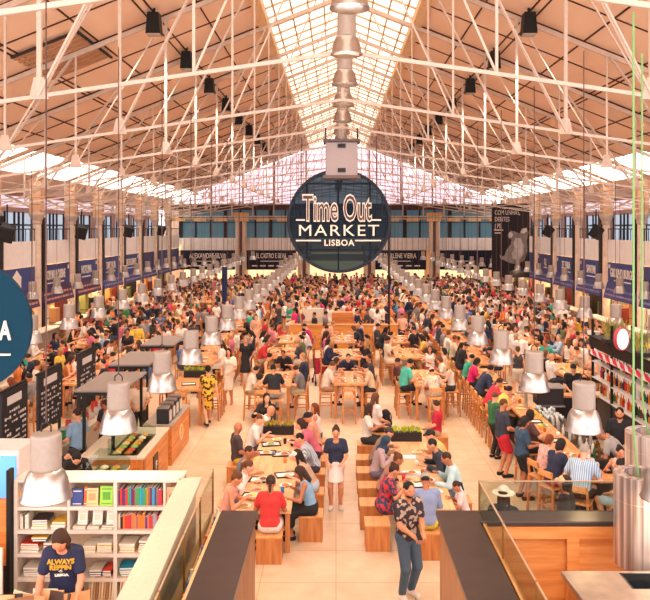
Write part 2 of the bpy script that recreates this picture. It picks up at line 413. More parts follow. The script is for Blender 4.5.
def cloth_mesh(pose, sex, style, vox):
    S = skeleton(pose, sex); m = 1.0 if sex == 'm' else .88; clips = []; subs = []
    if style in ('tee', 'tank', 'long', 'dress', 'loose'):
        P = torso_prims(S, sex)
        if style != 'tank': P += [('c', S['sh'][0], S['sh'][1], .052 * m, .052 * m)]
        infl = {'tank': .009}.get(style, .018)
        for i in (0, 1):
            if style in ('tee', 'dress', 'loose'):
                e = lerp(S['sh'][i], S['el'][i], .62); P += [('c', S['sh'][i], e, .056, .05, .015)]
            if style == 'long':
                P += [('c', S['sh'][i], S['el'][i], .056 * m, .044 * m), ('c', S['el'][i], lerp(S['el'][i], S['wr'][i], .93), .044 * m, .032 * m, .015)]
        R = S['R']; L = lambda *q: S['nb'] + S['up2'] * q[2] + vec(q[0], q[1], 0)
        clips += [(S['nb'] + S['up2'] * .022, S['up2'])]
        subs += [('c', S['nb'] - S['up2'] * .0, S['nb'] + S['up2'] * .2, .058, .07), ('c', L(0, .09, .0), L(0, .09, .05), .05 if sex == 'm' else .075, .08)]
        if style == 'tank': subs += [('c', L(s * .17, .0, .03), L(s * .17, .0, -.05), .06, .05) for s in (-1, 1)]
        if style == 'dress':
            if POSES[pose]['h'] > .88 and 'sit' not in pose:
                kn = (S['kn'][0] + S['kn'][1]) / 2
                P += [('c', S['pel'], lerp(S['pel'], kn, 1.0), .13, .17, .05)]; clips += [(kn + vec(0, 0, -.02), vec(0, 0, -1))]
            else: P += [('c', S['hip'][i], lerp(S['hip'][i], S['kn'][i], .95), .105, .09, .08) for i in (0, 1)]
        else: clips += [(S['pel'] - S['up'] * (.06 if sex == 'm' else .03), -S['up'])]
        return sdf_mesh(P, vox, infl, .035, clips, subs)
    P = [('c', S['pel'] - vec(.055, 0, 0), S['pel'] + vec(.055, 0, 0), .118, .118), ('c', S['hip'][0], S['hip'][1], .1, .1)]
    clips += [(S['pel'] + S['up'] * .075, S['up'])]
    if style == 'skirt' and 'sit' not in pose:
        kn = lerp(S['pel'], (S['kn'][0] + S['kn'][1]) / 2, .8)
        P += [('c', S['pel'], kn, .13, .165, .04)]; clips += [(kn + vec(0, 0, .04), vec(0, 0, -1))]
    elif style == 'skirt':
        for i in (0, 1): P += [('c', S['hip'][i], S['kn'][i], .1, .085, .07), ('c', S['kn'][i], lerp(S['kn'][i], S['an'][i], .45), .085, .09, .1)]
    else:
        for i in (0, 1):
            t = 1.0 if style == 'trousers' else .72
            P += [('c', S['hip'][i], lerp(S['hip'][i], S['kn'][i], t), .092, .066 if t == 1 else .082, .02)]
            if t == 1: P += [('c', S['kn'][i], lerp(S['kn'][i], S['an'][i], .95), .062, .046, .02)]
    return sdf_mesh(P, vox, .012, .03, clips, subs)
def hair_mesh(pose, sex, style, vox):
    S = skeleton(pose, sex); R = S['R']; h = S['head']; L = lambda *q: h + R @ vec(*q)
    cap = ('e', L(0, -.018, .032), (.085, .098, .1), R); subs = []; clips = []; P = [cap]
    face = ('e', L(0, .10, -.045), (.072, .085, .105), R)
    subs = [face]
    if style in ('short', 'grey', 'thin'):
        clips = [(L(0, 0, -.045 if style != 'thin' else -.03), R @ vec(0, .35, -1))]
        P[0] = ('e', L(0, -.014, .028), (.081, .096, .096) if style != 'thin' else (.079, .092, .09), R)
    elif style == 'long':
        P += [('c', L(0, -.06, 0.02), L(0, -.105, -.2), .072, .05), ('c', L(.06, -.01, 0), L(.075, .02, -.2), .034, .026), ('c', L(-.06, -.01, 0), L(-.075, .02, -.2), .034, .026)]
    elif style == 'bob':
        P += [('c', L(0, -.05, 0.0), L(0, -.06, -.08), .075, .06), ('c', L(.06, -.01, 0), L(.066, -.015, -.08), .033, .026), ('c', L(-.06, -.01, 0), L(-.066, -.015, -.08), .033, .026)]
    elif style == 'bun':
        clips = []; P += [('c', L(0, -.06, -.01), L(0, -.06, -.04), .055, .04), ('e', L(0, -.085, .10), (.045, .042, .04), R)]
    elif style == 'tail':
        P += [('c', L(0, -.1, .04), L(0, -.135, .0), .03, .034), ('c', L(0, -.135, .0), L(0, -.125, -.17), .034, .018)]
    elif style == 'hijab':
        P = [('e', L(0, -.01, .022), (.094, .11, .112), R), ('c', L(0, -.02, -.06), S['nb'] + vec(0, .02, -.03), .085, .12), ('c', S['nb'] + vec(0, .0, -.03), S['chest'] + vec(0, .02, .02), .12, .12)]
        subs = [('e', L(0, .10, -.005), (.058, .08, .085), R)]
    elif style == 'cap':
        P = [('e', L(0, -.006, .04), (.086, .102, .085), R), ('c', L(-.03, .09, .045), L(-.03, .15, .035), .014, .01, .02), ('c', L(.03, .09, .045), L(.03, .15, .035), .014, .01, .02), ('c', L(-.04, .12, .04), L(.04, .12, .04), .012, .012, .02)]
        clips = [(L(0, 0, .012), R @ vec(0, .05, -1))]; subs = []
    elif style == 'hat':
        P = [('e', L(0, -.006, .06), (.088, .1, .095), R)]
        P += [('e', L(0, 0, .035), (.17, .18, .014), R)]; subs = [('e', L(0, 0, .0), (.07, .085, .06), R)]
    return sdf_mesh(P, vox, 0, .02, clips, subs)
MC = {}
def getmesh(kind, pose, sex, style, vox, mk):
    key = (kind, pose, sex, style, vox, mk)
    if key in MC: return MC[key]
    raw = (kind, pose, sex, style, vox)
    if raw not in MC:
        if kind == 'body': MC[raw] = body_mesh(pose, sex, vox)
        elif kind == 'hair': MC[raw] = hair_mesh(pose, sex, style, vox)
        elif kind == 'shoe':
            S = skeleton(pose, sex); MC[raw] = sdf_mesh(foot_prims(S, int(style), .0), vox, .009, .02, [(S['an'][int(style)] + vec(0, 0, .0), vec(0, 0, 1))])
        else: MC[raw] = cloth_mesh(pose, sex, style, vox)
    P, Q = MC[raw]
    if len(P) == 0: MC[key] = None; return None
    MC[key] = npmesh(kind, P, Q, objcol(mk)); return MC[key]
HAIRC = {'black': '#1d1512', 'brown': '#3f2618', 'chestnut': '#6a3f22', 'blond': '#b98a50', 'grey': '#a39a92', 'auburn': '#7a3a1c'}
SKINC = ['#e0a27c', '#d3906a', '#c98560', '#dfa888', '#b57350']
def setcol(o, c): o.color = (*lin(c), 1)
def head_details(o, pose, sex, hair_hex):
    S = skeleton(pose, sex); R = S['R']; h = S['head']; L = lambda *q: h + R @ vec(*q)
    ey = mat('#1b1310', .3); br = mat(hair_hex, .8); lip = mat('#a4483f', .5)
    for s in (-1, 1):
        m = MB(); c = L(s * .031, .083, .004); m.lathe([(.001, -.007), (.007, -.004), (.0095, 0), (.007, .004), (.001, .007)], 10, c); m.obj('eye', ey, o, smooth=True)
        m = MB(); m.tube(L(s * .016, .09, .026), L(s * .046, .08, .027), .0042, .003); m.obj('eyebrow', br, o, smooth=True)
    m = MB(); m.tube(L(-.019, .087, -.058), L(.019, .087, -.058), .0052); m.obj('mouth', lip, o, smooth=True)
def beard(o, pose, sex, hair_hex, vox=.012):
    S = skeleton(pose, sex); R = S['R']; h = S['head']; L = lambda *q: h + R @ vec(*q)
    P = [('e', L(0, .02, -.066), (.057, .071, .052), R)]
    q = sdf_mesh(P, vox, 0, .02, [(L(0, 0, -.048), R @ vec(0, -.35, 1))], [('e', L(0, .1, -.053), (.026, .04, .016), R), ('e', L(0, -.09, -.06), (.1, .1, .1), R)])
    if len(q[0]):
        b = link('beard', npmesh('beard', q[0], q[1], objcol('cloth')), o); setcol(b, hair_hex)
def person(x, y, face, pose, sex='m', top=('tee', '#ffffff', 'cloth'), bottom=('trousers', '#333333', 'cloth'), hair=('short', 'brown'),
           shoes='#2a2422', label='', group=None, z=0.0, sc=1.0, skin=None, detail=None):
    d = y
    near = detail if detail is not None else (d < 17.5)
    vox = .0125 if near else (.02 if d < 27 else .028)
    sk = skin or RNG.choice(SKINC)
    o = link('person', getmesh('body', pose, sex, '', vox, 'skin')); setcol(o, sk)
    o.location = (x, y, z); o.rotation_euler = (0, 0, math.radians(face)); o.scale = (sc,) * 3
    tag(o, label, 'person', group)
    names = {'tee': 'shirt', 'tank': 'tank_top', 'long': 'long_sleeved_shirt', 'dress': 'dress', 'loose': 'shirt'}
    if top:
        me = getmesh('top', pose, sex, top[0], vox, top[2] if len(top) > 2 else 'cloth')
        c = link(names[top[0]], me, o); setcol(c, top[1])
    if bottom and (not top or top[0] != 'dress'):
        c = link(bottom[0], getmesh('bottom', pose, sex, bottom[0], vox, bottom[2] if len(bottom) > 2 else 'cloth'), o); setcol(c, bottom[1])
    if hair and hair[0] != 'bald':
        me = getmesh('hair', pose, sex, hair[0], vox, 'cloth')
        if me:
            nm = {'cap': 'cap', 'hat': 'hat', 'hijab': 'headscarf'}.get(hair[0], 'hair')
            c = link(nm, me, o); setcol(c, HAIRC.get(hair[1], hair[1]))
        if hair[0] in ('cap', 'hat'):
            me = getmesh('hair', pose, sex, hair[2] if len(hair) > 2 else 'short', vox, 'cloth')
            c = link('hair', me, o); setcol(c, '#2c1c14')
    if d < 24 and shoes:
        for i in (0, 1):
            me = getmesh('shoe', pose, sex, str(i), vox, 'cloth')
            if me: c = link('shoe', me, o); setcol(c, shoes)
    hx = HAIRC.get(hair[1], '#2c1c14') if hair else '#2c1c14'
    fz = math.cos(math.radians(face))
    if near and fz < .35: head_details(o, pose, sex, hx if hair[0] not in ('hijab',) else '#2c1c14')
    return o
# ================================================================ the hall
HW = 14.0; AX = .15                      # half width between the column rows, axis
BAY = 4.58; D0 = 35.2; YEND = 67.4; OUT = 15.9
CZ = CH
def roof_z(x): return CZ + 8.1 - .40 * abs(x - AX)
cream = mat('#cdb6a4', .5, noise=.08, scale=6)
steel_w = mat('#d2beae', .45, noise=.05)
darkm = mat('#2b2226', .6)
black = mat('#15130f', .55)
# floor : pale limestone tiles
def floor_mat():
    m, nt, b = newmat('stone_tiles')
    tc = nt.nodes.new('ShaderNodeTexCoord')
    br = nt.nodes.new('ShaderNodeTexBrick'); br.offset = 0; br.inputs['Scale'].default_value = 1
    br.inputs['Brick Width'].default_value = 1.2; br.inputs['Row Height'].default_value = 1.2; br.inputs['Mortar Size'].default_value = .008
    br.inputs['Color1'].default_value = (*lin('#dcc4a8'), 1); br.inputs['Color2'].default_value = (*lin('#d4b898'), 1); br.inputs['Mortar'].default_value = (*lin('#bf986f'), 1)
    n = nt.nodes.new('ShaderNodeTexNoise'); n.inputs['Scale'].default_value = 2.3; n.inputs['Detail'].default_value = 8
    mx = nt.nodes.new('ShaderNodeMixRGB'); mx.blend_type = 'MULTIPLY'; mx.inputs[0].default_value = .35
    r = nt.nodes.new('ShaderNodeValToRGB'); r.color_ramp.elements[0].position = .3; r.color_ramp.elements[1].position = .65
    r.color_ramp.elements[0].color = (*lin('#d8b08c'), 1); r.color_ramp.elements[1].color = (1, 1, 1, 1)
    nt.links.new(tc.outputs['Object'], br.inputs['Vector']); nt.links.new(tc.outputs['Object'], n.inputs['Vector'])
    nt.links.new(n.outputs['Fac'], r.inputs['Fac']); nt.links.new(br.outputs['Color'], mx.inputs[1]); nt.links.new(r.outputs['Color'], mx.inputs[2])
    nt.links.new(mx.outputs[0], b.inputs['Base Color']); b.inputs['Roughness'].default_value = .38; b.inputs['Specular IOR Level'].default_value = .35
    return m
struct('floor', MB().box(-OUT, OUT, -2, YEND + 5, -.2, 0), floor_mat())
# roof boarding, two slopes, the side skylight strips cut out bay by bay
def roof_mat():
    m, nt, b = newmat('roof_boarding')
    tc = nt.nodes.new('ShaderNodeTexCoord'); mp = nt.nodes.new('ShaderNodeMapping'); mp.inputs['Scale'].default_value = (1.1, .25, 1)
    n = nt.nodes.new('ShaderNodeTexNoise'); n.inputs['Scale'].default_value = 1.3; n.inputs['Detail'].default_value = 4
    r = nt.nodes.new('ShaderNodeValToRGB'); r.color_ramp.elements[0].color = (*lin('#f0c8a8'), 1); r.color_ramp.elements[1].color = (*lin('#f8dcc4'), 1)
    nt.links.new(tc.outputs['Object'], mp.inputs[0]); nt.links.new(mp.outputs[0], n.inputs['Vector']); nt.links.new(n.outputs['Fac'], r.inputs['Fac'])
    nt.links.new(r.outputs['Color'], b.inputs['Base Color']); b.inputs['Roughness'].default_value = .7
    return m
RM = roof_mat()
TRUSS_Y = [D0 + BAY * k for k in range(-7, 7)]        # 3.1 m ... 62.7 m
YR0 = TRUSS_Y[0] - BAY
XS0, XS1 = 12.4, 14.2                                  # side skylight
XK = 2.75                                             # central skylight half width
def slope_box(mb, s, x0, x1, y0, y1, t=.08, dz=0.0):
    a = AX + s * x0; b = AX + s * x1; za = roof_z(a) + dz; zb = roof_z(b) + dz
    mb.prism([(a, za), (b, zb), (b, zb + t), (a, za + t)], y0, y1, axis=1)
for s, nm in ((-1, 'left'), (1, 'right')):
    mb = MB(); slope_box(mb, s, XK, XS0, YR0, YEND); slope_box(mb, s, XS1, OUT + .3, YR0, YEND)
    for y in TRUSS_Y: slope_box(mb, s, XS0, XS1, y - .35, y + .35)
    struct('ceiling_' + nm, mb, RM)
    g = MB()
    for y in [YR0] + TRUSS_Y: slope_box(g, s, XS0, XS1, y + .35, min(y + BAY - .35, YEND), .03, .03)
    struct('window_%d' % (1 if s < 0 else 2), g, emit('#fff6ec', 3.2))
    mb = MB(); slope_box(mb, s, XK - .28, XK + .02, YR0, YEND, .34, -.16)
    struct('trim_%d' % (1 if s < 0 else 2), mb, wood('#e9c79a', '#dcae7a', 1))
# central skylight : glowing panes and white bars
g = MB()
for s in (-1, 1): slope_box(g, s, 0, XK - .25, YR0, YEND, .03, .12)
struct('window_3', g, emit('#fff0dc', 1.15))
mb = MB()
for s in (-1, 1):
    for x in (.02, .55, 1.1, 1.65, 2.2):
        slope_box(mb, s, x, x + .05, YR0, YEND, .06, .05)
    y = YR0
    while y < YEND:
        slope_box(mb, s, 0, XK - .2, y, y + .05, .07, .045); y += BAY / 4
struct('trim_3', mb, mat('#cfae8e', .5))
# dark joints of the boarding: rafters lines across, purlins lengthwise
mb = MB()
for s in (-1, 1):
    for x in (4.1, 5.2, 5.42, 6.9, 8.6, 8.75, 10.3, 11.4):
        slope_box(mb, s, x, x + .03, YR0, YEND, .03, -.03)
    for y in TRUSS_Y:
        for q in (0,):
            slope_box(mb, s, XK, XS0, y + .18, y + .24, .05, -.04)
        slope_box(mb, s, XK, XS0, y - BAY / 2 + .1, y - BAY / 2 + .13, .04, -.035)
struct('trim_4', mb, mat('#4a2a1e', .7))
# trusses
NOD = [0, 2.45, 4.95, 7.5, 10.1, 12.7]
def chord_z(x): return CZ + 2.85 - .145 * abs(x - AX)
def make_truss():
    r = link('roof_truss', None); r.empty_display_size = .1
    X = lambda s, x: AX + s * x
    for s in (-1, 1):
        MB().bar((AX, 0, chord_z(AX)), (X(s, HW + .1), 0, chord_z(X(s, HW + .1))), .05, .062).obj('bottom_chord', steel_w, r)
        MB().bar((AX, 0, roof_z(AX) - .2), (X(s, OUT), 0, roof_z(X(s, OUT)) - .2), .08, .13).obj('rafter', cream, r)
        for i, x in enumerate(NOD[1:], 1):
            t = .07 if i in (2, 4) else .045
            MB().bar((X(s, x), 0, chord_z(X(s, x))), (X(s, x), 0, roof_z(X(s, x)) - .25), t).obj('upright', steel_w, r)
            x0 = NOD[i - 1]
            m = MB()
            for oy in ((-.05, .05) if i % 2 == 0 else (0,)): m.bar((X(s, x), oy, chord_z(X(s, x))), (X(s, x0 + .1), oy, roof_z(X(s, x0)) - .3), .035)
            m.obj('diagonal', steel_w, r)
        MB().bar((X(s, HW), 0, chord_z(X(s, HW))), (X(s, 15.6), 0, roof_z(X(s, 15.6)) - .25), .1).obj('eaves_strut', cream, r)
        for x in NOD[2:5]:
            z = chord_z(X(s, x)); MB().prism([(X(s, x) - .16, z - .05), (X(s, x) + .16, z - .05), (X(s, x) + .08, z + .3), (X(s, x) - .08, z + .3)], -.03, .03, axis=1).obj('gusset_plate', cream, r)
    MB().tube((AX, 0, chord_z(AX)), (AX, 0, roof_z(AX) - .25), .04).obj('king_post', steel_w, r)
    return r
tr = make_truss(); tag(tr, 'cream steel roof truss spanning the hall under the boarded roof', 'truss', 'roof trusses'); remember(tr)
for i, y in enumerate(TRUSS_Y):
    if y < 6: continue
    if y < 9: y = 8.15
    if i == 1 or tr.location.y == 0: tr.location = (0, y, 0)
    else: dup(tr, (0, y, 0))
# lengthwise ties and wind bracing (each line one tie)
for s in (-1, 1):
    for x in (4.95, 7.5, 10.1, 12.7):
        o = MB().tube((AX + s * x, 21.4, chord_z(AX + s * x)), (AX + s * x, YEND, chord_z(AX + s * x)), .022, n=6).obj('longitudinal_tie', steel_w)
        tag(o, 'long cream tie rod %s metres %s of the ridge between trusses' % ({4.95: 'five', 7.5: 'seven', 10.1: 'ten', 12.7: 'twelve'}[x], 'left' if s < 0 else 'right'), 'tie rod')
    m = MB()
    for a, b in zip(TRUSS_Y, TRUSS_Y[1:]):
        if a < 20: continue
        for (xa, xb) in ((10.1, 14), (14, 10.1)):
            m.tube((AX + s * xa, a, chord_z(AX + s * xa)), (AX + s * xb, b, chord_z(AX + s * xb)), .025, n=5)
        m.tube((AX + s * 12.7, a, chord_z(AX + s * 12.7)), (AX + s * 12.7, a + BAY / 2, roof_z(12.7) - .3), .025, n=5)
    tag(m.obj('wind_bracing', cream), 'crossed cream bracing rods between the trusses along the %s column row' % ('left' if s < 0 else 'right'), 'bracing')
# columns
def make_column():
    r = link('iron_column', None)
    sh = MB().lathe([(.27, 0), (.27, .5), (.2, .62), (.19, 5.75), (.19, 5.8)], 16).obj('shaft', mat('#e3cbb6', .55, noise=.12, scale=4), r, smooth=False)
    MB().lathe([(.19, 5.75), (.24, 5.85), (.22, 5.92), (.33, 6.15), (.36, 6.2), (.36, 6.32), (.2, 6.33)], 16).obj('capital', cream, r)
    MB().box(-.26, .26, -.24, .24, 6.3, 7.75).obj('upper_pier', mat('#cfa07c', .7, noise=.15, scale=5), r)
    MB().box(-.12, .12, .42, .78, 0, 6.1).obj('downpipe', mat('#241f22', .5), r)
    return r
COLY = [D0 + BAY * k for k in range(-3, 7)]
col = make_column(); remember(col); first = True
for s in (-1, 1):
    for k, y in enumerate(COLY):
        lab = 'pale cast iron column with dark downpipe in the %s column row' % ('left' if s < 0 else 'right')
        if first: col.location = (AX + s * HW, y, 0); tag(col, lab, 'column', 'columns along the left side' if s < 0 else 'columns along the right side'); first = False
        else: dup(col, (AX + s * HW, y, 0), label=lab, group='columns along the %s side' % ('left' if s < 0 else 'right'))['category'] = 'column'
# side galleries: deck, parapet, outer wall with upper windows
wallm = mat('#eadbce', .7, noise=.06, scale=3)
parap = mat('#faf4f0', .6, noise=.04, scale=2)
winm = emit('#a9bcd0', .55); winhi = emit('#d9cfe4', .75)
YA = COLY[0] - BAY * 2
for s, nm in ((-1, 'left'), (1, 'right')):
    X = lambda x: AX + s * x
    b = MB(); b.box(min(X(HW + .12), X(OUT)), max(X(HW + .12), X(OUT)), YA, YEND, 3.95, 4.1)
    struct('floor_gallery_' + nm, b, wallm)
    b = MB(); b.box(min(X(OUT), X(OUT + .2)), max(X(OUT), X(OUT + .2)), YA, YEND, 0, roof_z(OUT) + .3)
    struct('wall_' + nm, b, mat('#b58f86', .8))
    b = MB()
    for a in [YA, YA + BAY] + COLY:
        if a + BAY > YEND + 1: continue
        b.box(min(X(HW - .02), X(HW + .1)), max(X(HW - .02), X(HW + .1)), a + .22, a + BAY - .22, 3.86, 5.0)
    struct('trim_%d' % (5 if s < 0 else 6), b, parap)
    # upper windows, one glazed bay each
    for j, a in enumerate([YA, YA + BAY] + COLY):
        if a + BAY > YEND + 1: continue
        n_ = (10 if s < 0 else 40) + j
        w = MB(); w.box(min(X(OUT - .06), X(OUT)), max(X(OUT - .06), X(OUT)), a + .7, a + BAY - .7, 4.4, 6.35)
        w = struct('window_%d' % n_, w, winm)
        f = MB()
        for yy in (a + .7, a + BAY / 3 + .25, a + BAY / 2, a + 2 * BAY / 3 - .25, a + BAY - .7): f.cbox(X(OUT - .1), yy, 5.4, .08, .09, 2.0)
        f.cbox(X(OUT - .1), a + BAY / 2, 5.75, .08, BAY - 1.4, .08)
        f.obj('window_frame', darkm, w)
        h = MB(); h.box(min(X(OUT - .05), X(OUT)), max(X(OUT - .05), X(OUT)), a + .35, a + BAY - .35, 6.62, 7.15).obj('upper_pane', winhi, w)
        r = MB(); r.bar((X(HW), a + .25, 5.55), (X(HW), a + BAY - .25, 5.55), .05); 
        for q in range(9): r.bar((X(HW), a + .3 + q * (BAY - .6) / 8, 5.0), (X(HW), a + .3 + q * (BAY - .6) / 8, 5.55), .025)
        o = r.obj('balcony_railing', darkm)
        tag(o, 'dark metal railing on the %s gallery parapet' % nm, 'railing', 'gallery railings')
# shop fronts under the galleries
navy = mat('#3d4c88', .6); navy2 = mat('#45467a', .6); redn = mat('#4a2f52', .6); lett = mat('#efe2d6', .6); white = mat('#f5ece0', .6)
SIGN_L = ['', '', '', 'SOM IN LA CUISINE', 'NOTLINA', 'TARTAR-IA', 'CAFE DE S.BENTO', '', '', '']
SIGN_R = ['', '', '', 'GROUND BURGER', 'SANTINI', 'ZE TERRA', 'O.J.', '', '', '']
bays = [COLY[0] - BAY] + COLY
glow = ['#ffd9a0', '#ffcb86', '#ffe4bd', '#ffb873', '#ffe9c8']
for s, nm, SG in ((-1, 'left', SIGN_L), (1, 'right', SIGN_R)):
    X = lambda x: AX + s * x
    rz = PI / 2 if s < 0 else -PI / 2
    for j, a in enumerate(bays):
        if a + BAY > YEND + 1 or a < 22: continue
        y0, y1 = a + .3, a + BAY - .24; yc = (y0 + y1) / 2
        place = 'between %s columns, %s from the front' % (nm, NUM[j])
        t = SG[(j - 2) + 0] if False else (SG[j - 1] if 0 <= j - 1 < len(SG) else '')
        o = MB().box(min(X(HW), X(HW + .07)), max(X(HW), X(HW + .07)), y0, y1, 2.75, 3.83).obj('shop_sign', navy if (j + (s > 0)) % 4 else navy2)
        w = t or ('round white emblem' if j < 2 else 'unlettered')
        tag(o, ('navy shop sign with pale capital letters %s' % place) if t else 'plain navy shop fascia board %s' % place, 'sign', 'shop signs')
        if t:
            text(t, .62, lett, (X(HW - .03), yc, 3.3), (PI / 2, 0, rz), o, sx=min(.62, 3.4 / (.42 * len(t) + .01)) , offset=.008)
            MB().cbox(X(HW - .02), yc, 2.93, .03, min(2.2, .2 * len(t)), .06).obj('underline', lett, o)
            MB().cbox(X(HW - .02), y1 - .25, 3.62, .03, .16, .2).obj('stall_number', lett, o)
        elif s < 0 and j == 3:
            m = MB(); n_ = 12; m.prism([(yc + (.42 + .1 * (i % 2)) * math.cos(i * PI / 6), 3.15 + (.5 + .1 * (i % 2)) * math.sin(i * PI / 6)) for i in range(12)], X(HW) - .03, X(HW) + .03, axis=0)
            m.obj('emblem', lett, o)
        o = MB().prism([(X(HW - .25), 2.0), (X(HW - .19), 1.98), (X(HW + .02), 2.78), (X(HW - .04), 2.8)], y0, y1, axis=1).obj('sign_board', redn if j in (3, 4, 5) and s < 0 else navy2)
        tag(o, 'slanting dark menu fascia %s' % place, 'sign', 'menu fascias')
        m = MB()
        for q in range(2):
            for k in range(10):
                yy = y0 + .35 + k * (y1 - y0 - .7) / 9; zz = 2.2 + q * .25
                xx = HW - .25 + (zz - 2.0) * .3; m.cbox(X(xx - .02), yy, zz, .02, .2 + .07 * ((k * 7 + j) % 3), .1)
        m.obj('lettering', mat('#c98f80', .6) if j in (3, 4, 5) and s < 0 else mat('#8d84a8', .6), o)
        # lit interior of the stall
        bc = ['#f1d9b4', '#e9b678', '#f4e2c6', '#e8c79a'][(j * 3 + (s > 0)) % 4]
        b = MB(); b.box(min(X(OUT - .35), X(OUT - .25)), max(X(OUT - .35), X(OUT - .25)), y0, y1, 0, 3.9)
        o = b.obj('stall_backdrop', mat(bc, .6, noise=.2, scale=3)); tag(o, 'pale tiled back wall of the food stall %s' % place, 'stall wall', 'stall back walls')
        m = MB()
        for zz in (1.3, 1.7): m.box(min(X(OUT - .5), X(OUT - .35)), max(X(OUT - .5), X(OUT - .35)), y0 + .2, y1 - .2, zz, zz + .03)
        m.obj('shelf', mat('#9a8068', .5), o)
        for q in range(3):
            eq = [('black oven cabinet', '#221e20'), ('white fridge cabinet', '#e8e0d8'), ('tan timber cabinet', '#c89468'), ('dark red menu cabinet', '#7a3a34'), ('steel cabinet', '#9a9490'), ('olive painted rack', '#6f7448')][(j * 3 + q + (s > 0)) % 6]
            hh = 1.5 + .35 * ((j + q) % 3); yy = y0 + .55 + q * (y1 - y0 - 1.1) / 2
            e = MB().box(-.3, .3, -.4 + .1 * q, .35, 0, hh).obj('tall_cabinet', mat(eq[1], .5)); e.location = (X(HW + .75), yy, 0)
            tag(e, '%s inside the stall %s' % (eq[0], place), 'cabinet', 'stall cabinets'); MB().box(-.31, .31, -.41 + .1 * q, .36, hh * .5, hh * .5 + .03).obj('door_gap', darkm, e)
        lm = MB().cbox(X(HW + .9), yc, 2.62, .5, y1 - y0 - .6, .05).obj('light_panel', emit(glow[(j + (s > 0)) % 5], [30, 12, 24, 8, 18][(j * 2 + (s > 0)) % 5])); tag(lm, 'warm lit ceiling light panel over the stall %s' % place, 'light', 'stall lights')
        cm = [wood('#c98a5a', '#a86a3c', 1), mat('#e6d7c6', .4), wood('#d9a070', '#c08050', 1), mat('#8a7468', .5)][(j + 2 * (s > 0)) % 4]
        b = MB(); b.box(min(X(HW - 1.2), X(HW - .7)), max(X(HW - 1.2), X(HW - .7)), y0 + .1, y1 - .1, 0, 1.08)
        o = b.obj('stall_counter', cm); tag(o, 'stall service counter %s' % place, 'counter', 'stall counters')
        MB().box(min(X(HW - 1.26), X(HW - .62)), max(X(HW - 1.26), X(HW - .62)), y0 + .05, y1 - .05, 1.08, 1.13).obj('worktop', mat('#d8cfc4', .3), o)
# ---------------------------------------------------------------- far end
b = MB()
b.prism([(AX - OUT, 0), (AX + OUT, 0), (AX + OUT, 7.5), (AX - OUT, 7.5)], YEND + 2.4, YEND + 2.6, axis=1); struct('wall_end', b, mat('#c9a58a', .8))
b = MB(); b.box(AX - OUT, AX + OUT, YEND, YEND + .3, 3.65, 4.72); struct('trim_7', b, parap)
b = MB()
for i in range(40): b.cbox(AX - 13.6 + i * .7, YEND - .01, 4.18, .03, .03, 1.04)
struct('trim_8', b, mat('#cdb19c', .6))
b = MB(); b.box(AX - OUT, AX + OUT, YEND + .3, YEND + 2.4, 3.6, 3.75); struct('floor_gallery_end', b, wallm)
w = MB(); w.box(AX - HW, AX + HW, YEND + .5, YEND + .56, 4.72, 7.2); w = struct('window_60', w, emit('#4a6c78', .3))
m = MB()
for i in range(22): m.cbox(AX - HW + i * HW / 10.5, YEND + .44, 5.95, .16 if i % 3 else .34, .08, 2.5)
m.cbox(AX, YEND + .44, 6.1, 2 * HW, .08, .07); m.obj('window_frame', mat('#2a2a30', .6), w)
# gable glazing
zt = 7.75
gp = [(AX - HW, zt), (AX + HW, zt), (AX + HW, roof_z(AX + HW) - .1), (AX, roof_z(AX) - .1), (AX - HW, roof_z(AX - HW) - .1)]
w = struct('window_61', MB().prism(gp, YEND + .05, YEND + .1, axis=1), emit('#f0dcea', .95))
m = MB(); x = -HW
while x <= HW + .01:
    big = abs((x / 2.8) - round(x / 2.8)) < .1
    m.cbox(AX + x, YEND, (zt + roof_z(AX + x)) / 2, .16 if big else .06, .08, roof_z(AX + x) - zt); x += .7
z = zt
while z < roof_z(AX):
    hw = min(HW, (roof_z(AX) - z) / .4); m.cbox(AX, YEND - .01, z, 2 * hw, .06, .05); z += .62
m.obj('glazing_bar', mat('#c9a8a4', .6), w)
b = MB(); b.box(AX - OUT, AX + OUT, YEND - .1, YEND + .6, 7.2, 7.75); struct('trim_9', b, mat('#4a3434', .7))
# end columns in pairs
def endcol(x, w_, top, lab):
    r = empty('end_column', (x, YEND - .6, 0), 0, lab, 'column', 'end wall columns')
    for s in (-1, 1):
        MB().tube((s * w_, 0, 0), (s * w_, 0, top), .2, .18, n=12).obj('shaft', mat('#e8cdb8', .5), r)
        MB().lathe([(.2, top - .5), (.34, top - .1), (.36, top)], 12, (s * w_, 0, 0)).obj('capital', cream, r)
    MB().box(-w_ * .5, w_ * .5, .05, .12, 0, top - .5).obj('web_plate', mat('#7a5a50', .6), r)
    MB().box(-w_ - .4, w_ + .4, -.3, .3, top, top + .35).obj('capital_block', wood('#e0a868', '#c98a4c', 0), r)
endcol(AX - 8.5, .3, 6.6, 'pale paired column left of the round hanging sign at the far end')
endcol(AX + 8.5, .3, 6.6, 'pale paired column right of the round hanging sign at the far end')
endcol(AX - 2.95, .32, 3.7, 'short paired pillar framing the far portal on the left')
endcol(AX + 2.8, .32, 3.7, 'short paired pillar framing the far portal on the right')
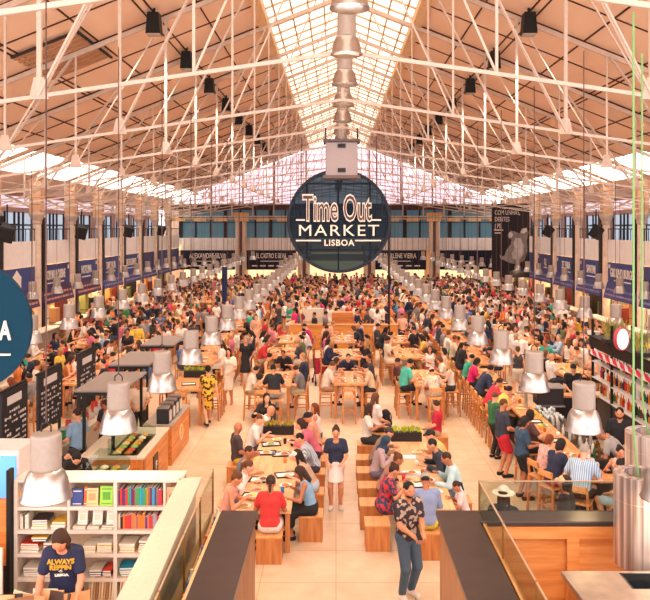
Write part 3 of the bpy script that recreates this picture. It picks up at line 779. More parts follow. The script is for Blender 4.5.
# end shop fronts
ends = [(-13.8, -8.95, 'ALEXANDRE SILVA'), (-8.0, -3.5, 'EL CASTRO E SILVA'), (3.35, 8.0, 'MARLENE VIEIRA'), (8.95, 13.8, '')]
ENDL = ['leftmost beyond the left pair of columns', 'just left of the round sign', 'just right of the round sign', 'rightmost behind the black banner']
for i, (x0, x1, t) in enumerate(ends):
    o = MB().box(x0, x1, YEND - .02, YEND + .1, 1.9, 3.62).obj('shop_sign', mat('#1b2038', .6)); tag(o, 'dark end wall sign board, %s' % ENDL[i], 'sign', 'end wall signs')
    if t: text(t, .62, white, ((x0 + x1) / 2, YEND - .05, 3.12), (PI / 2, 0, 0), o, sx=.62 if len(t) < 16 else .5, offset=.012)
    m = MB(); m.cbox((x0 + x1) / 2, YEND - .04, 2.66, 1.9, .02, .07)
    for k in range(5): m.cbox(x0 + .8 + k * (x1 - x0 - 1.6) / 4, YEND - .04, 2.25, .5, .02, .12)
    m.obj('menu_lines', lett, o)
    o = MB().box(x0, x1, YEND + 1.6, YEND + 1.7, 0, 3.5).obj('stall_backdrop', emit('#ffe2ae', .9)); tag(o, 'cream back wall given its own glow, end stall, %s' % ENDL[i], 'stall wall', 'end stall walls')  # the wall itself emits a cream glow that imitates the stall's lighting
    o = MB().box(x0 + .2, x1 - .2, YEND - .8, YEND - .2, 0, 1.1).obj('stall_counter', mat('#d9b68c', .5)); tag(o, 'service counter of the end stall, %s' % ENDL[i], 'counter', 'end stall counters')
o = MB().box(-2.5, 2.5, YEND + 1.9, YEND + 2.0, 0, 3.4).obj('glowing_portal_wall', emit('#ffdfb0', .8)); tag(o, 'entrance passage wall given its own glow, seen below the round sign', 'wall')  # passage wall emits, so the entrance looks lit without a lamp
o = MB().box(-2.4, 2.6, YEND - .1, YEND + .1, 2.7, 3.3).obj('portal_canopy', mat('#f1dcb8', .5)); tag(o, 'pale canopy over the far entrance passage below the round sign', 'canopy')
# service gantry in front of the gable
r = empty('service_gantry', (0, 62.4, 0), 0, 'cream lattice service gantry with lamp boxes crossing before the end gable', 'gantry')
for s, (x0, x1) in ((-1, (-13.7, -3.4)), (1, (3.8, 13.9))):
    for z in (6.55, 7.55): MB().bar((x0, 0, z), (x1, 0, z), .1).obj('rail', cream, r)
    MB().box(x0, x1, -.1, .8, 6.3, 6.42).obj('walkway', wood('#d8a878', '#b9855a', 0), r)
    n_ = 6
    for i in range(n_ + 1):
        x = x0 + (x1 - x0) * i / n_; MB().bar((x, 0, 6.5), (x, 0, 8.1), .1).obj('post', cream, r)
        if i < n_: MB().box(x + .3, x + 1.35, -.2, .2, 6.15, 6.42).obj('lamp_box', wood('#e8c08a', '#d8a060', 0), r)
# loudspeakers on bracket arms, two rows
def speaker():
    r = link('loudspeaker', None)
    b = MB().box(-.27, .27, -.22, .22, -.34, .34).obj('cabinet', black, r, bev=.04); b.rotation_euler = (.5, .25, .3)
    g_ = MB().box(-.23, .23, -.25, -.22, -.3, .3).obj('grille', mat('#2a292c', .7), b)
    MB().bar((0, 0, .1), (0, 0, 1.15), .05).obj('bracket_arm', darkm, r)
    MB().bar((-.4, 0, .35), (.4, 0, .35), .05).obj('yoke', darkm, r)
    return remember(r)
sp = speaker(); first = True
for s in (-1, 1):
    for y in (30.4, 39.3, 48.2, 57.2):
        lab = 'black loudspeaker hanging tilted beside the %s columns' % ('left' if s < 0 else 'right')
        if first: sp.location = (AX + s * 13.3, y, 5.4); tag(sp, lab, 'loudspeaker', 'hanging loudspeakers'); first = False
        else: o = dup(sp, (AX + s * 13.3, y, 5.4), rz=(0 if s < 0 else PI / 5), label=lab)
# floodlights under the roof
fl = link('floodlight', None)
MB().prism([(-.2, -.28), (.2, -.28), (.15, .3), (-.15, .3)], -.18, .18, axis=1).obj('housing', black, fl)
MB().box(-.18, .18, -.16, .16, -.31, -.28).obj('lens', mat('#b9a89a', .2), fl); MB().bar((0, 0, .3), (0, 0, .62), .06).obj('stem', darkm, fl)
fl.location = (AX - 5.15, 20.9, CZ + 5.6); tag(fl, 'black floodlight fixed under the left roof slope', 'floodlight', 'roof floodlights'); remember(fl)
for s in (-1, 1):
    for k in range(-0, 8):
        y = 20.9 + BAY * k
        if s < 0 and k == 0: continue
        dup(fl, (AX + s * 5.15, y, CZ + 5.6), label='black floodlight fixed under the %s roof slope' % ('left' if s < 0 else 'right'))
# louvred hatch in the left slope
r = empty('roof_hatch', (0, 0, 0), 0, 'brown louvred ventilation hatch in the left roof slope', 'hatch')
def sl(x, y, dz=0): return (x, y, roof_z(x) + dz)
m = MB()
for q in range(9):
    y = 20.3 + q * .33; m.bar(sl(-8.6, y, -.1), sl(-6.9, y, -.1), .16, .05)
m.obj('louvre', mat('#b88a68', .7), r)
MB().bar(sl(-8.6, 20.1, -.1), sl(-6.9, 20.1, -.1), .07, .06).obj('frame_bar', darkm, r); MB().bar(sl(-6.85, 20.1, -.1), sl(-6.85, 23.2, -.1), .06).obj('frame_bar', darkm, r)
# ---------------------------------------------------------------- pendants
alu = mat('#b9b2ad', .3, metal=.9, noise=.06, scale=7); alug = mat('#a8998d', .4, metal=.25, noise=.03)
bulbm = emit('#ffdcae', 60.0); bulb_hi = emit('#fff0d8', 4.0)
def make_lamp(name, cab, bulb):
    r = link(name, None)
    MB().lathe([(.0, .645), (.14, .645), (.149, .63), (.15, .61), (.15, .60), (.15, .31), (.15, .3), (.14, .285)], 32, close=False).obj('lamp_housing', alug, r, smooth=True)
    MB().lathe([(.14, .29), (.155, .28), (.185, .24), (.21, .18), (.228, .1), (.238, .03), (.256, .0), (.256, -.012), (.24, -.008), (.215, .09), (.18, .19), (.12, .27)], 28).obj('reflector', alu, r, smooth=True)
    MB().lathe([(.0, .06), (.13, .06), (.15, .1), (.0, .16)], 16).obj('bulb', bulb, r, smooth=True)
    MB().path([(-.05, 0, .66), (-.05, 0, .72), (0, 0, .76), (.05, 0, .72), (.05, 0, .66)], .008, 5).obj('hook', darkm, r)
    MB().tube((0, 0, .75), (0, 0, cab), .008, n=5).obj('suspension_cable', mat('#5b4038', .6), r)
    return r
def lamp_row(X, ys, lab, grp, z=2.88):
    top = chord_z(X) if abs(X) > 3 else chord_z(3)
    lp = make_lamp('pendant_lamp', top - z, bulbm); lp.location = (X, ys[0], z); tag(lp, lab, 'lamp', grp); remember(lp)
    for y in ys[1:]: dup(lp, (X, y, z))
S_ = 2.56
lamp_row(-2.93, [7.68 + S_ * k for k in range(19)], 'aluminium bell pendant lamp in the inner left row', 'pendant lamps, inner left row')
lamp_row(3.34, [7.68 + S_ * k for k in range(19)], 'aluminium bell pendant lamp in the inner right row', 'pendant lamps, inner right row')
lamp_row(-7.25, [18.1 + S_ * k for k in range(16)], 'aluminium bell pendant lamp in the middle left row', 'pendant lamps, middle left row')
lamp_row(7.6, [18.1 + S_ * k for k in range(16)], 'aluminium bell pendant lamp in the middle right row', 'pendant lamps, middle right row')
lamp_row(-11.7, [29.3 + S_ * k for k in range(12)], 'aluminium bell pendant lamp near the left columns', 'pendant lamps, outer left row')
lamp_row(11.9, [29.3 + S_ * k for k in range(12)], 'aluminium bell pendant lamp near the right columns', 'pendant lamps, outer right row')
# high lamps under the ridge
lp = make_lamp('pendant_lamp', roof_z(AX) - .2 - (CZ + 2.78), bulb_hi); lp.location = (.17, 9.6, CZ + 2.78); remember(lp)
tag(lp, 'large aluminium bell lamp hanging high under the central skylight', 'lamp', 'high lamps under the ridge')
for k in range(1, 20): dup(lp, (.17, 9.6 + S_ * k, CZ + 2.78))
# the slanting strings of small lamps before the end wall
for s in (-1, 1):
    for (xa, za, xb, zb, n_, yy) in ((12.2, 2.6, 6.6, 3.15, 9, 56.5), (3.9, 2.75, 2.1, 3.65, 7, 52.0)):
        for i in range(n_):
            t = i / (n_ - 1); x = AX + s * (xa + (xb - xa) * t); z = za + (zb - za) * t
            o = dup(lp, (x, yy + .3 * i, z), label='pendant lamp in the slanting string %s of far portal' % ('left' if s < 0 else 'right'), sc=(1, 1, 1))
            for c in o.children: pass
# ================================================================ hanging signs
signw = mat('#f6e6d2', .5); pinkf = mat('#d99a86', .5)
def sign_glass():
    m, nt, b = newmat('tinted_panel')
    b.inputs['Base Color'].default_value = (*lin('#101a28'), 1); b.inputs['Roughness'].default_value = .45; b.inputs['Specular IOR Level'].default_value = .15
    out = nt.nodes['Material Output']; t = nt.nodes.new('ShaderNodeBsdfTransparent'); t.inputs[0].default_value = (*lin('#8fb4bd'), 1)
    mx = nt.nodes.new('ShaderNodeMixShader'); mx.inputs[0].default_value = .82
    nt.links.new(t.outputs[0], mx.inputs[1]); nt.links.new(b.outputs[0], mx.inputs[2]); nt.links.new(mx.outputs[0], out.inputs[0]); return m
SY = 22.4; SX = (339 - CX) * SY / F; SZ = CH - (221 - HY) * SY / F; SR = 1.5
r = empty('round_sign', (SX, SY, SZ), 0, 'large round dark translucent hanging sign with three lines of white lettering', 'sign')
m = MB(); m.lathe([(SR, -.06), (SR, .06)], 64); m.lathe([(.001, -.02), (SR, -.02)], 64); d_ = m.obj('disc', sign_glass(), r); d_.rotation_euler = (PI / 2, 0, 0)
m = MB(); m.lathe([(SR - .05, -.08), (SR + .03, -.08), (SR + .03, .08), (SR - .05, .08), (SR - .05, -.08)], 64); q = m.obj('rim', mat('#1a1f2a', .5), r); q.rotation_euler = (PI / 2, 0, 0)
fr = MB()
for xx in (-.95, -.02, .92):
    h = math.sqrt(SR**2 - xx**2) - .03; fr.cbox(xx, .12, 0, .045, .05, 2 * h)
for zz in (-.85, .05, 1.1):
    h = math.sqrt(SR**2 - zz**2) - .03; fr.cbox(0, .12, zz, 2 * h, .05, .04)
fr.obj('frame', mat('#141820', .6), r)
U = SY / F  # metres per photo pixel here
def sx(px): return (px - 339) * U
def sz(py): return (221 - py) * U
R0 = (PI / 2, 0, 0)
text('Time Out', 1.06, signw, (sx(337), -.06, sz(209.5)), R0, r, sx=.465, offset=.045, depth=.008, name='logo_outline', space=1.02)
text('Time Out', 1.06, mat('#5a3f44', .5), (sx(337), -.085, sz(209.5)), R0, r, sx=.465, offset=-.002, depth=.008, name='logo_letters', space=1.02)
text('MARKET', .47, signw, (sx(338.5), -.06, sz(231)), R0, r, sx=1.2, offset=.0, name='market_lettering', space=1.18)
text('LISBOA', .25, signw, (sx(339), -.06, sz(243)), R0, r, sx=1.0, offset=.006, name='lisboa_lettering', space=1.12)
for a, b, y in ((296, 305, 220), (371, 381, 220), (296, 321, 240.5), (355, 381, 240.5)):
    MB().box(sx(a), sx(b), -.07, -.04, sz(y) - .022, sz(y) + .022).obj('rule', signw, r)
for xx in (-1.1, 1.1): MB().tube((xx, 0, math.sqrt(SR**2 - 1.21)), (xx, 0, chord_z(xx) - SZ), .012).obj('suspension_cable', darkm, r)
# grey drum housing above the sign
r = empty('rigging_box', (.14, 19.2, 0), 0, 'grey rectangular metal housing with end flanges hanging above the round sign', 'housing')
uz = lambda py: CH - (py - HY) * 19.2 / F
MB().box(-.4, .4, -.3, .3, uz(177), uz(143)).obj('cabinet', mat('#8e7d79', .4, metal=.3), r, bev=.02)
MB().box(-.46, .46, -.36, .36, uz(179), uz(176)).obj('flange', mat('#5d4b49', .5), r); MB().box(-.46, .46, -.36, .36, uz(143), uz(140.5)).obj('flange', mat('#5d4b49', .5), r)
for zz in (uz(147), uz(171)): MB().box(-.1, .1, -.34, -.3, zz - .05, zz + .05).obj('junction_box', black, r)
for xx in (-.4, .4): MB().tube((xx, 0, uz(142)), (xx, 0, uz(128)), .02).obj('hanger', darkm, r)
MB().tube((0, 0, uz(140)), (0, 0, uz(130)), .1).obj('neck', alug, r)
# teal round sign at the left edge
YL = 8.7; ul = YL / F
r = empty('round_sign', ((-34 - CX) * ul, YL, CH - (326 - HY) * ul), 0, 'teal round hanging sign with white letters cut off by the left edge', 'sign')
m = MB(); m.lathe([(.001, -.03), (66 * ul, -.03), (66 * ul, .03), (.001, .03)], 64); q = m.obj('disc', mat('#0c364a', .5, spec=.1), r); q.rotation_euler = (PI / 2, 0, 0)
me_ = text('LISBOA', .30, signw, (46 * ul, -.04, -5 * ul), R0, r, sx=.62, offset=.007, align='RIGHT')
MB().box(-45 * ul, 46 * ul, -.045, -.03, -29 * ul, -27.2 * ul).obj('rule', signw, r)
MB().tube((0, 0, 66 * ul), (0, 0, 4.0), .01).obj('suspension_cable', darkm, r)
# black portrait banner
YB = 50.0; ub = YB / F
r = empty('hanging_banner', ((510.5 - CX) * ub, YB, CH - (240.5 - HY) * ub), 0, 'tall black hanging banner with pale photograph and small white lettering', 'banner')
MB().cbox(0, 0, 0, 37.5 * ub, .05, 74 * ub).obj('panel', mat('#231b20', .7), r)
text('COM UNHAS,\nDENTES\n( PE.', .44, mat('#cfc3bd', .6), (-16 * ub, -.04, 21 * ub), R0, r, sx=.62, align='LEFT', line=1.0)
m = MB(); m.cbox(-12 * ub, -.04, 10.5 * ub, 9 * ub, .02, 1.3 * ub); m.cbox(-13 * ub, -.04, 7.5 * ub, 6 * ub, .02, 1 * ub); m.obj('caption', mat('#cfc3bd', .6), r)
def ell(cx, cz, rx, rz, rot=0, n=20, w=.12):
    return [(cx + rx * (1 + w * math.sin(5 * t + cx)) * math.cos(t) * math.cos(rot) - rz * math.sin(t) * math.sin(rot), cz + rx * math.cos(t) * math.sin(rot) + rz * (1 + w * math.cos(4 * t)) * math.sin(t) * math.cos(rot)) for t in [2 * PI * i / n for i in range(n)]]
def bprism(n, e, c, d): MB().prism([(a * ub, b * ub) for a, b in e], -.03 - d, -.028, axis=1).obj(n, mat(c, .7, noise=.35, scale=1.2), r)
fig = [(-2, -22), (6, -24), (14, -20), (17, -10), (16, 0), (18, 8), (16, 13), (11, 12), (9, 7), (4, 9), (0, 10), (-3, 6), (-2, 2), (1, 1), (0, -4), (-4, -9), (-6, -15), (-9, -16), (-11, -14), (-10, -18)]
bprism('printed_figure', fig, '#7d736f', .004)
bprism('printed_figure', [(2, -18), (8, -20), (13, -14), (13, -4), (10, 2), (5, 3), (3, -2), (4, -8), (1, -13)], '#b3a9a4', .008)
bprism('printed_figure', [(10, 8), (13, 7), (16.5, 9), (16, 12.5), (12, 11.5)], '#d8cfca', .008)
bprism('printed_figure', [(-2.5, 3), (1, 3), (2.5, 6), (0, 9), (-2, 7)], '#c4bab5', .008)
for xx in (-.9, .9): MB().tube((xx, 0, 37 * ub), (xx, 0, chord_z(11) - CH + 12.5 * ub), .03).obj('suspension_cable', darkm, r)
# ================================================================ viewer's end: parapets, glass
brz = mat('#564b47', .3, metal=.5, noise=.08, scale=3)
pine = wood('#e39a58', '#cc7a38', 0, .7); pinez = wood('#e08f4a', '#c2703a', 2, .7)
PT = 2.2
# left ledge
r = empty('parapet', (-1.16, 8, 0), 0, 'dark topped timber parapet on the left of the stair opening', 'parapet')
MB().box(-.19, .19, -3.5, 1.1, 0, PT - .06).obj('timber_panel', wood('#a87048', '#8a5634', 2, .6), r)
MB().box(-.22, .22, -3.6, 1.16, PT - .06, PT).obj('ledge', brz, r, bev=.01)
MB().box(-.25, -.22, -3.6, 1.1, PT - .2, PT + .0).obj('edge_strip', wood('#e8c08e', '#d8a468', 1), r)
# right ledge, L shaped
r = empty('parapet', (1.4, 8, 0), 0, 'dark topped L shaped timber parapet on the right of the stair opening', 'parapet')
MB().box(-.16, .24, -3.5, 1.08, 0, PT - .06).obj('timber_panel', wood('#b98052', '#9a623c', 2, .6), r)
m = MB(); m.prism([(-.2, -3.6), (.27, -3.6), (.27, .8), (2.15, .8), (2.15, 1.16), (-.2, 1.16)], PT - .06, PT); m.obj('ledge', brz, r, bev=.01)
m = MB(); m.box(.27, 2.15, .86, 1.08, 0, PT - .06); m.obj('timber_front', pine, r)
m = MB(); m.box(.27, 2.15, .8, .86, PT - .2, PT - .06); 
for xx in (.3, 1.28, 2.0): m.box(xx, xx + .14, .81, .86, .6, PT - .2)
m.obj('timber_frame', pine, r)
MB().box(.3, .34, -3.6, .8, PT - .3, PT - .02).obj('edge_strip', wood('#c9945c', '#b07840', 1), r)
o = MB().box(1.68, 2.9, 4.6, 8.75, 0, 1.15).obj('timber_deck', wood('#c08a5c', '#a06a40', 1, .7)); tag(o, 'brown timber deck behind the glass screen of the right parapet', 'deck')
# glass screens
gl = glass('#e9eee8', .22)
def screen(lab, a, b, z0, z1, posts=()):
    r = empty('glass_balustrade', (a[0], a[1], z0), 0, lab, 'balustrade')
    dx, dy = b[0] - a[0], b[1] - a[1]
    MB().bar((0, 0, (z1 - z0) / 2), (dx, dy, (z1 - z0) / 2), .014, z1 - z0).obj('glass_pane', gl, r)
    MB().bar((0, 0, z1 - z0), (dx, dy, z1 - z0), .016, .012).obj('edge_trim', mat('#b99c7c', .4), r)
    for t in posts: MB().tube((dx * t, dy * t, 0), (dx * t, dy * t, z1 - z0 + .01), .012).obj('brass_post', mat('#a8743c', .35, metal=.6), r)
screen('frameless glass screen standing along the right parapet', (1.72, 9.12), (1.72, 4.8), PT - .0, 2.56, (0.0, .3, .6))
screen('frameless glass screen standing across the far edge of the right parapet', (1.72, 9.13), (3.5, 9.13), PT, 2.56, (1.0,))
screen('glass screen with brass posts between white ledge and left parapet', (-1.62, 10.0), (-1.52, 5.2), 1.85, 2.42, (.0, .22, .44, .7))
m = MB(); m.box(-1.66, -1.43, 5.2, 10.0, 0, 1.85); tag(m.obj('screen_plinth', wood('#c99a6a', '#a87848', 1)), 'low timber plinth under the brass posted glass screen', 'plinth')
# things displayed behind that glass
cc = ['#d8b04a', '#c98a3a', '#7a8aa8', '#e06a3a', '#e8d8b8', '#d85a4a', '#3a6a9a', '#e8e0d0']
for i in range(16):
    y = 6.4 + i * .215; h = .06 + .09 * ((i * 5) % 4) / 3
    m = MB(); m.lathe([(.0, 0), (.035, 0), (.04, h * .7), (.018, h), (.018, h + .05), (0, h + .05)], 10)
    o = m.obj('jar', mat(cc[i % 8], .35)); o.location = (-1.50, y, 1.85)
    tag(o, '%s jar standing on the plinth behind the brass posted glass' % ['mustard', 'amber', 'slate blue', 'orange', 'cream', 'red', 'blue', 'ivory'][i % 8], 'jar', 'jars behind the glass')
# white ledge and bookcase
wht = mat('#decab2', .5, noise=.03); whs = mat('#dccdbe', .5)
r = empty('display_ledge', (0, 0, 0), 0, 'broad white ledge running from the bookcase towards the viewer', 'ledge')
m = MB(); m.prism([(-2.06, 10.02), (-1.78, 10.08), (-1.60, 5.2), (-1.9, 5.2)], 2.24, 2.3); m.obj('ledge_top', wht, r)
m = MB(); m.prism([(-2.02, 10.0), (-1.84, 10.0), (-1.66, 5.2), (-1.86, 5.2)], 0, 2.24); m.obj('ledge_wall', wht, r)
YS = 9.96; us = YS / F
bx = lambda px: (px - CX) * us
bz = lambda py: CH - (py - HY) * us
X0, X1 = bx(14), -2.03
case = empty('bookcase', (0, 0, 0), 0, 'tall white open bookcase filled with books at the lower left', 'bookcase')
rows = [(483, 507), (510.5, 530.5), (534, 554), (557, 578.5)]       # open fronts in photo pixels
DEP = .34
MB().box(X0, X1, YS, YS + DEP + .04, bz(482.5), 2.3).obj('top_board', whs, case)
for a in (507, 530.5, 554, 578.5): MB().box(X0 + .03, X1, YS, YS + DEP, bz(a + 3.4), bz(a)).obj('shelf', whs, case)
for px in (14, 113.5): MB().box(bx(px), bx(px) + .045, YS - .005, YS + DEP, 0, bz(482.5)).obj('side_panel', whs, case)
for px, a, b in ((67, 510.5, 530.5), (163, 483, 507), (163, 510.5, 530.5), (67, 483, 507)): MB().box(bx(px), bx(px) + .03, YS + .01, YS + DEP, bz(b), bz(a)).obj('divider', whs, case)
MB().box(X0, X1, YS + DEP, YS + DEP + .03, 0, bz(482.5)).obj('back_panel', mat('#c9a888', .6), case)
MB().box(X0, X1, YS, YS + DEP, 0, .1).obj('plinth', whs, case)
BK = {'#e8b63c': 'yellow', '#d8412f': 'red', '#e87d2e': 'orange', '#2f4a86': 'blue', '#2f9fc0': 'turquoise', '#4c9b58': 'green', '#7b2f5e': 'plum', '#e8dcc8': 'cream', '#3a2c2c': 'black', '#c23a62': 'pink', '#8f6a4a': 'brown', '#9aa0a8': 'grey', '#5a3f86': 'violet'}
def book(x, y, z, w, d, h, c, lab, rot=0., tilt=0., grp='upright books in the white bookcase'):
    r = empty('book', (x, y, z), 0, lab, 'book', grp)
    MB().box(-w/2, w/2, 0, d, 0, h).obj('cover', mat(c, .5), r)
    MB().box(-w/2 + .003, w/2 - .003, .004, d - .01, h - .002, h + .003).obj('pages', mat('#efe4d0', .7), r)
    r.rotation_euler = (tilt, 0, rot); return r
def run(px0, px1, py, cols, rowname, hmax=.235, seed=1):
    rr = random.Random(seed); x = bx(px0)
    z = bz(py)
    while x < bx(px1) - .02:
        w = rr.uniform(.014, .034); c = rr.choice(cols); h = rr.uniform(.78, 1) * hmax
        book(x + w/2, YS + .06, z, w - .003, .18, h, c, '%s spined book upright on the %s shelf' % (BK[c], rowname)); x += w
K = list(BK)
run(18, 32, 507, ['#e8b63c', '#e8b63c', '#d8412f', '#e87d2e'], 'top left'); run(33, 56, 507, ['#e8dcc8', '#8f6a4a', '#3a2c2c', '#5a3f86', '#e8b63c'], 'top left', .2, 2)
run(117, 162, 507, ['#7b2f5e', '#3a2c2c', '#2f9fc0', '#8f6a4a', '#c23a62', '#e87d2e', '#4c9b58', '#d8412f', '#5a3f86'], 'top right', .24, 3)
run(18, 28, 530.5, ['#e8dcc8', '#3a2c2c', '#e87d2e'], 'second left', .2, 4)
run(117, 162, 530.5, ['#c23a62', '#d8412f', '#e87d2e', '#e87d2e', '#5a3f86', '#e8dcc8', '#d8412f', '#9aa0a8', '#3a2c2c'], 'second right', .2, 5)
def front_book(px, py, wpx, hpx, c, lab, dec='#e8dcc8', tilt=.12):
    r = empty('book', (bx(px), YS + .05, bz(py)), 0, lab, 'book', 'books shown cover outward'); w = wpx * us; h = hpx * us
    MB().box(-w/2, w/2, 0, .03, 0, h).obj('cover', mat(c, .45), r)
    m = MB(); m.box(-w * .36, w * .36, -.003, 0, h * .82, h * .88); m.box(-w * .36, w * .36, -.003, 0, h * .08, h * .13); m.box(-w * .3, w * .3, -.002, 0, h * .3, h * .7) if dec != '#e8dcc8' else None
    m.obj('cover_print', mat(dec, .6), r); r.rotation_euler = (-tilt, 0, 0)
front_book(75.5, 507, 11.5, 16.5, '#3a4a86', 'dark blue book facing out on the top shelf')
front_book(84, 507, 3, 18.5, '#e0622c', 'narrow orange book beside the dark blue one on top shelf')
front_book(90.5, 507, 12, 17, '#edc68e', 'peach patterned book facing out on the top shelf', '#d79a6a')
front_book(105, 507, 13, 19, '#9fd24a', 'lime green book facing out on the top shelf', '#63a03a')
front_book(172, 507, 13, 18, '#ecc69c', 'tan paper bag style book with red oval on the top right shelf', '#e3bb8d')
o = MB().prism([(bx(172) + .045 * math.cos(t * PI / 8), bz(497) + .035 * math.sin(t * PI / 8)) for t in range(16)], YS + .02, YS + .05, axis=1).obj('round_badge', mat('#c4564c', .5)); tag(o, 'red oval badge on the tan book at the shelf end', 'badge')
for i, px in enumerate((81, 96, 110)): front_book(px, 526, 9.5, 14, '#f1e4d6', 'white card booklet leaning on second shelf', '#f1e4d6' if 0 else '#e3cdb4', .2)
def stack(px, py, wpx, cols, lab, d=.26, t=.03):
    z = bz(py); rr = random.Random(int(px * 7 + py))
    for i, c in enumerate(cols):
        w = wpx * us * rr.uniform(.85, 1); r = empty('book', (bx(px), YS + .03 + rr.uniform(0, .03), z), rr.uniform(-.07, .07), '%s book in the stack %s' % (BK[c], lab), 'book', 'flat stacked books')
        MB().box(-w/2, w/2, 0, d, .003, t - .002).obj('cover', mat(c, .5), r); MB().box(-w/2 + .006, w/2 - .006, -.002, d - .01, .007, t - .006).obj('pages', mat('#f2e8d6', .7), r); z += t
Lc, Yc, Oc, Rc, Bc, Gc, Kc = '#e8dcc8', '#e8b63c', '#e87d2e', '#d8412f', '#2f4a86', '#9aa0a8', '#3a2c2c'
stack(38, 530.5, 17, [Lc, Yc, Gc, Kc], 'at left of the second shelf'); stack(57, 530.5, 15, [Lc, Lc, Yc], 'beside the divider of the second shelf')
for k, px in enumerate((78, 92, 106)): stack(px, 530.5, 13, [Lc, Lc], 'below the %s white booklet' % NUM[k], .24, .02)
stack(28, 554, 20, [Lc, Lc, Oc, Rc], 'at left of the third shelf'); stack(38, 543, 16, [Bc, Yc], 'upper left of the third shelf', .2); stack(46, 554, 9, [Lc, Lc, Rc, Lc], 'beside the woman on the third shelf')
stack(88, 554, 14, [Lc, Yc, Lc], 'right of the woman on the third shelf'); stack(103, 554, 16, [Yc, Lc, Yc, Lc], 'at the middle post of the third shelf')
stack(126, 554, 16, [Yc, Lc, Yc, Lc], 'right of the post on the third shelf'); stack(144, 554, 14, [Lc, Yc, Lc, Kc, Lc], 'at the right of the third shelf'); stack(156, 554, 6, [Lc, '#c23a62'], 'under the ledge on the third shelf')
stack(30, 578.5, 18, [Lc, Gc, Kc, Lc], 'at left of the bottom shelf'); stack(46, 578.5, 12, [Lc, Oc, Oc], 'beside the woman on the bottom shelf')
stack(94, 578.5, 13, [Kc, Bc, Lc], 'right of the woman on the bottom shelf'); stack(106, 578.5, 10, [Rc, Kc, Rc], 'at the middle post of the bottom shelf')
stack(128, 578.5, 20, ['#2f9fc0', Lc, '#2f9fc0', '#2f9fc0'], 'of turquoise books on the bottom shelf'); stack(146, 578.5, 10, ['#2f9fc0', '#2f9fc0'], 'of turquoise books by the ledge')
for i in range(22):   # records below
    px = 88 + i * 2.6
    if 112 < px < 118: continue
    o = MB().box(-.012, .012, 0, .3, 0, .3).obj('record_sleeve', mat(['#d8b48c', '#e8cda8', '#c99a6c', '#a87a5a'][i % 4], .6)); o.location = (bx(px), YS + .02, bz(601)); o.rotation_euler = (0, .08, 0)
    tag(o, 'brown record sleeve filed upright under the bookcase shelves', 'record', 'record sleeves')
MB().box(X0 + .05, X1, YS + .01, YS + DEP, bz(604), bz(601)).obj('shelf', whs, case)
# left of the bookcase
o = MB().box(-4.9, X0 - .06, 9.9, 10.0, 1.2, 2.05).obj('timber_board', wood('#e0883c', '#c8682a', 0, .6)); tag(o, 'orange timber board panel left of the white bookcase', 'panel')
MB().box(-4.9, X0 - .06, 9.92, 9.98, 0, 1.2).obj('post', darkm, o)
o = MB().box(X0 - .06, X0 - .015, 9.86, 10.0, 0, 2.45).obj('dark_post', black); tag(o, 'black upright post at the left edge of the bookcase', 'post')
r = empty('poster_board', (-4.62, 9.55, .95), 0, 'white board covered with small black printed pictures at lower left edge', 'board')
MB().box(-.6, .42, 0, .04, -.95, .62).obj('panel', mat('#e9d8c8', .6), r)
m = MB(); rr = random.Random(5)
for i in range(9):
    for j in range(8):
        if rr.random() < .8: m.cbox(-.5 + i * .105, -.006, -.15 + j * .095, .075, .01, .05)
m.obj('printed_pictures', mat('#3a2e2e', .6), r)
# drinks fridge with blue screen
r = empty('display_fridge', (-5.1, 10.6, 0), 0, 'tall drinks fridge with glowing blue lit screen at the left edge', 'fridge')
MB().box(-.6, .68, 0, .6, 0, 2.5).obj('cabinet', mat('#d9cfc8', .4), r)
MB().box(-.55, .64, -.03, 0, 1.55, 2.42).obj('screen', emit('#5fa0dc', .75), r)
m = MB()
for i in range(7): m.lathe([(0, 1.56), (.04, 1.56), (.04, 1.68), (.02, 1.76), (0, 1.76)], 8, (-.45 + i * .17, -.08, .0))
m.obj('bottle_row', mat('#1f6fae', .4), r)
# table of records in front of the woman
tt = empty('record_table', (-3.5, 9.1, 0), 0, 'wooden record browsing table in front of the woman in navy tee', 'table')
MB().box(-1.1, .55, -.45, .3, .86, .92).obj('tabletop', pine, tt)
for a in (-1.0, .45):
    for b in (-.38, .22): MB().box(a - .03, a + .03, b - .03, b + .03, 0, .86).obj('leg', pinez, tt)
rr = random.Random(3)
for i in range(11):
    px = 4 + i * 7.5; x = (px - CX) * 9.15 / F
    if 58 < px < 74: continue
    o = MB().box(-.15, .15, -.008, .008, 0, .3).obj('record_sleeve', mat(['#d8a878', '#4a342c', '#e8cfa8', '#8a5f42', '#c9885a', '#efe0c8'][i % 6], .6)); o.location = (x, 9.05 + rr.uniform(-.1, .12), .92)
    o.rotation_euler = (-.35, 0, rr.uniform(-.5, .5)); tag(o, '%s record sleeve propped on the browsing table' % ['tan', 'dark brown', 'cream', 'brown', 'amber', 'white'][i % 6], 'record', 'records on the table')
r = empty('record_crate', (-3.22, 9.0, .92), .1, 'small wooden crate holding a pink record under the hands of navy tee wearer', 'crate')
m = MB(); m.box(-.22, .22, -.15, .15, 0, .02); m.box(-.22, .22, -.15, -.13, 0, .16); m.box(-.22, .22, .13, .15, 0, .16); m.box(-.22, -.2, -.15, .15, 0, .16); m.box(.2, .22, -.15, .15, 0, .16); m.obj('crate_box', pine, r)
MB().box(-.16, .12, -.1, -.085, .02, .25).obj('front_sleeve', mat('#c8556a', .5), r); MB().box(-.12, .17, -.02, 0, .02, .24).obj('back_sleeve', mat('#e8c0a8', .5), r)
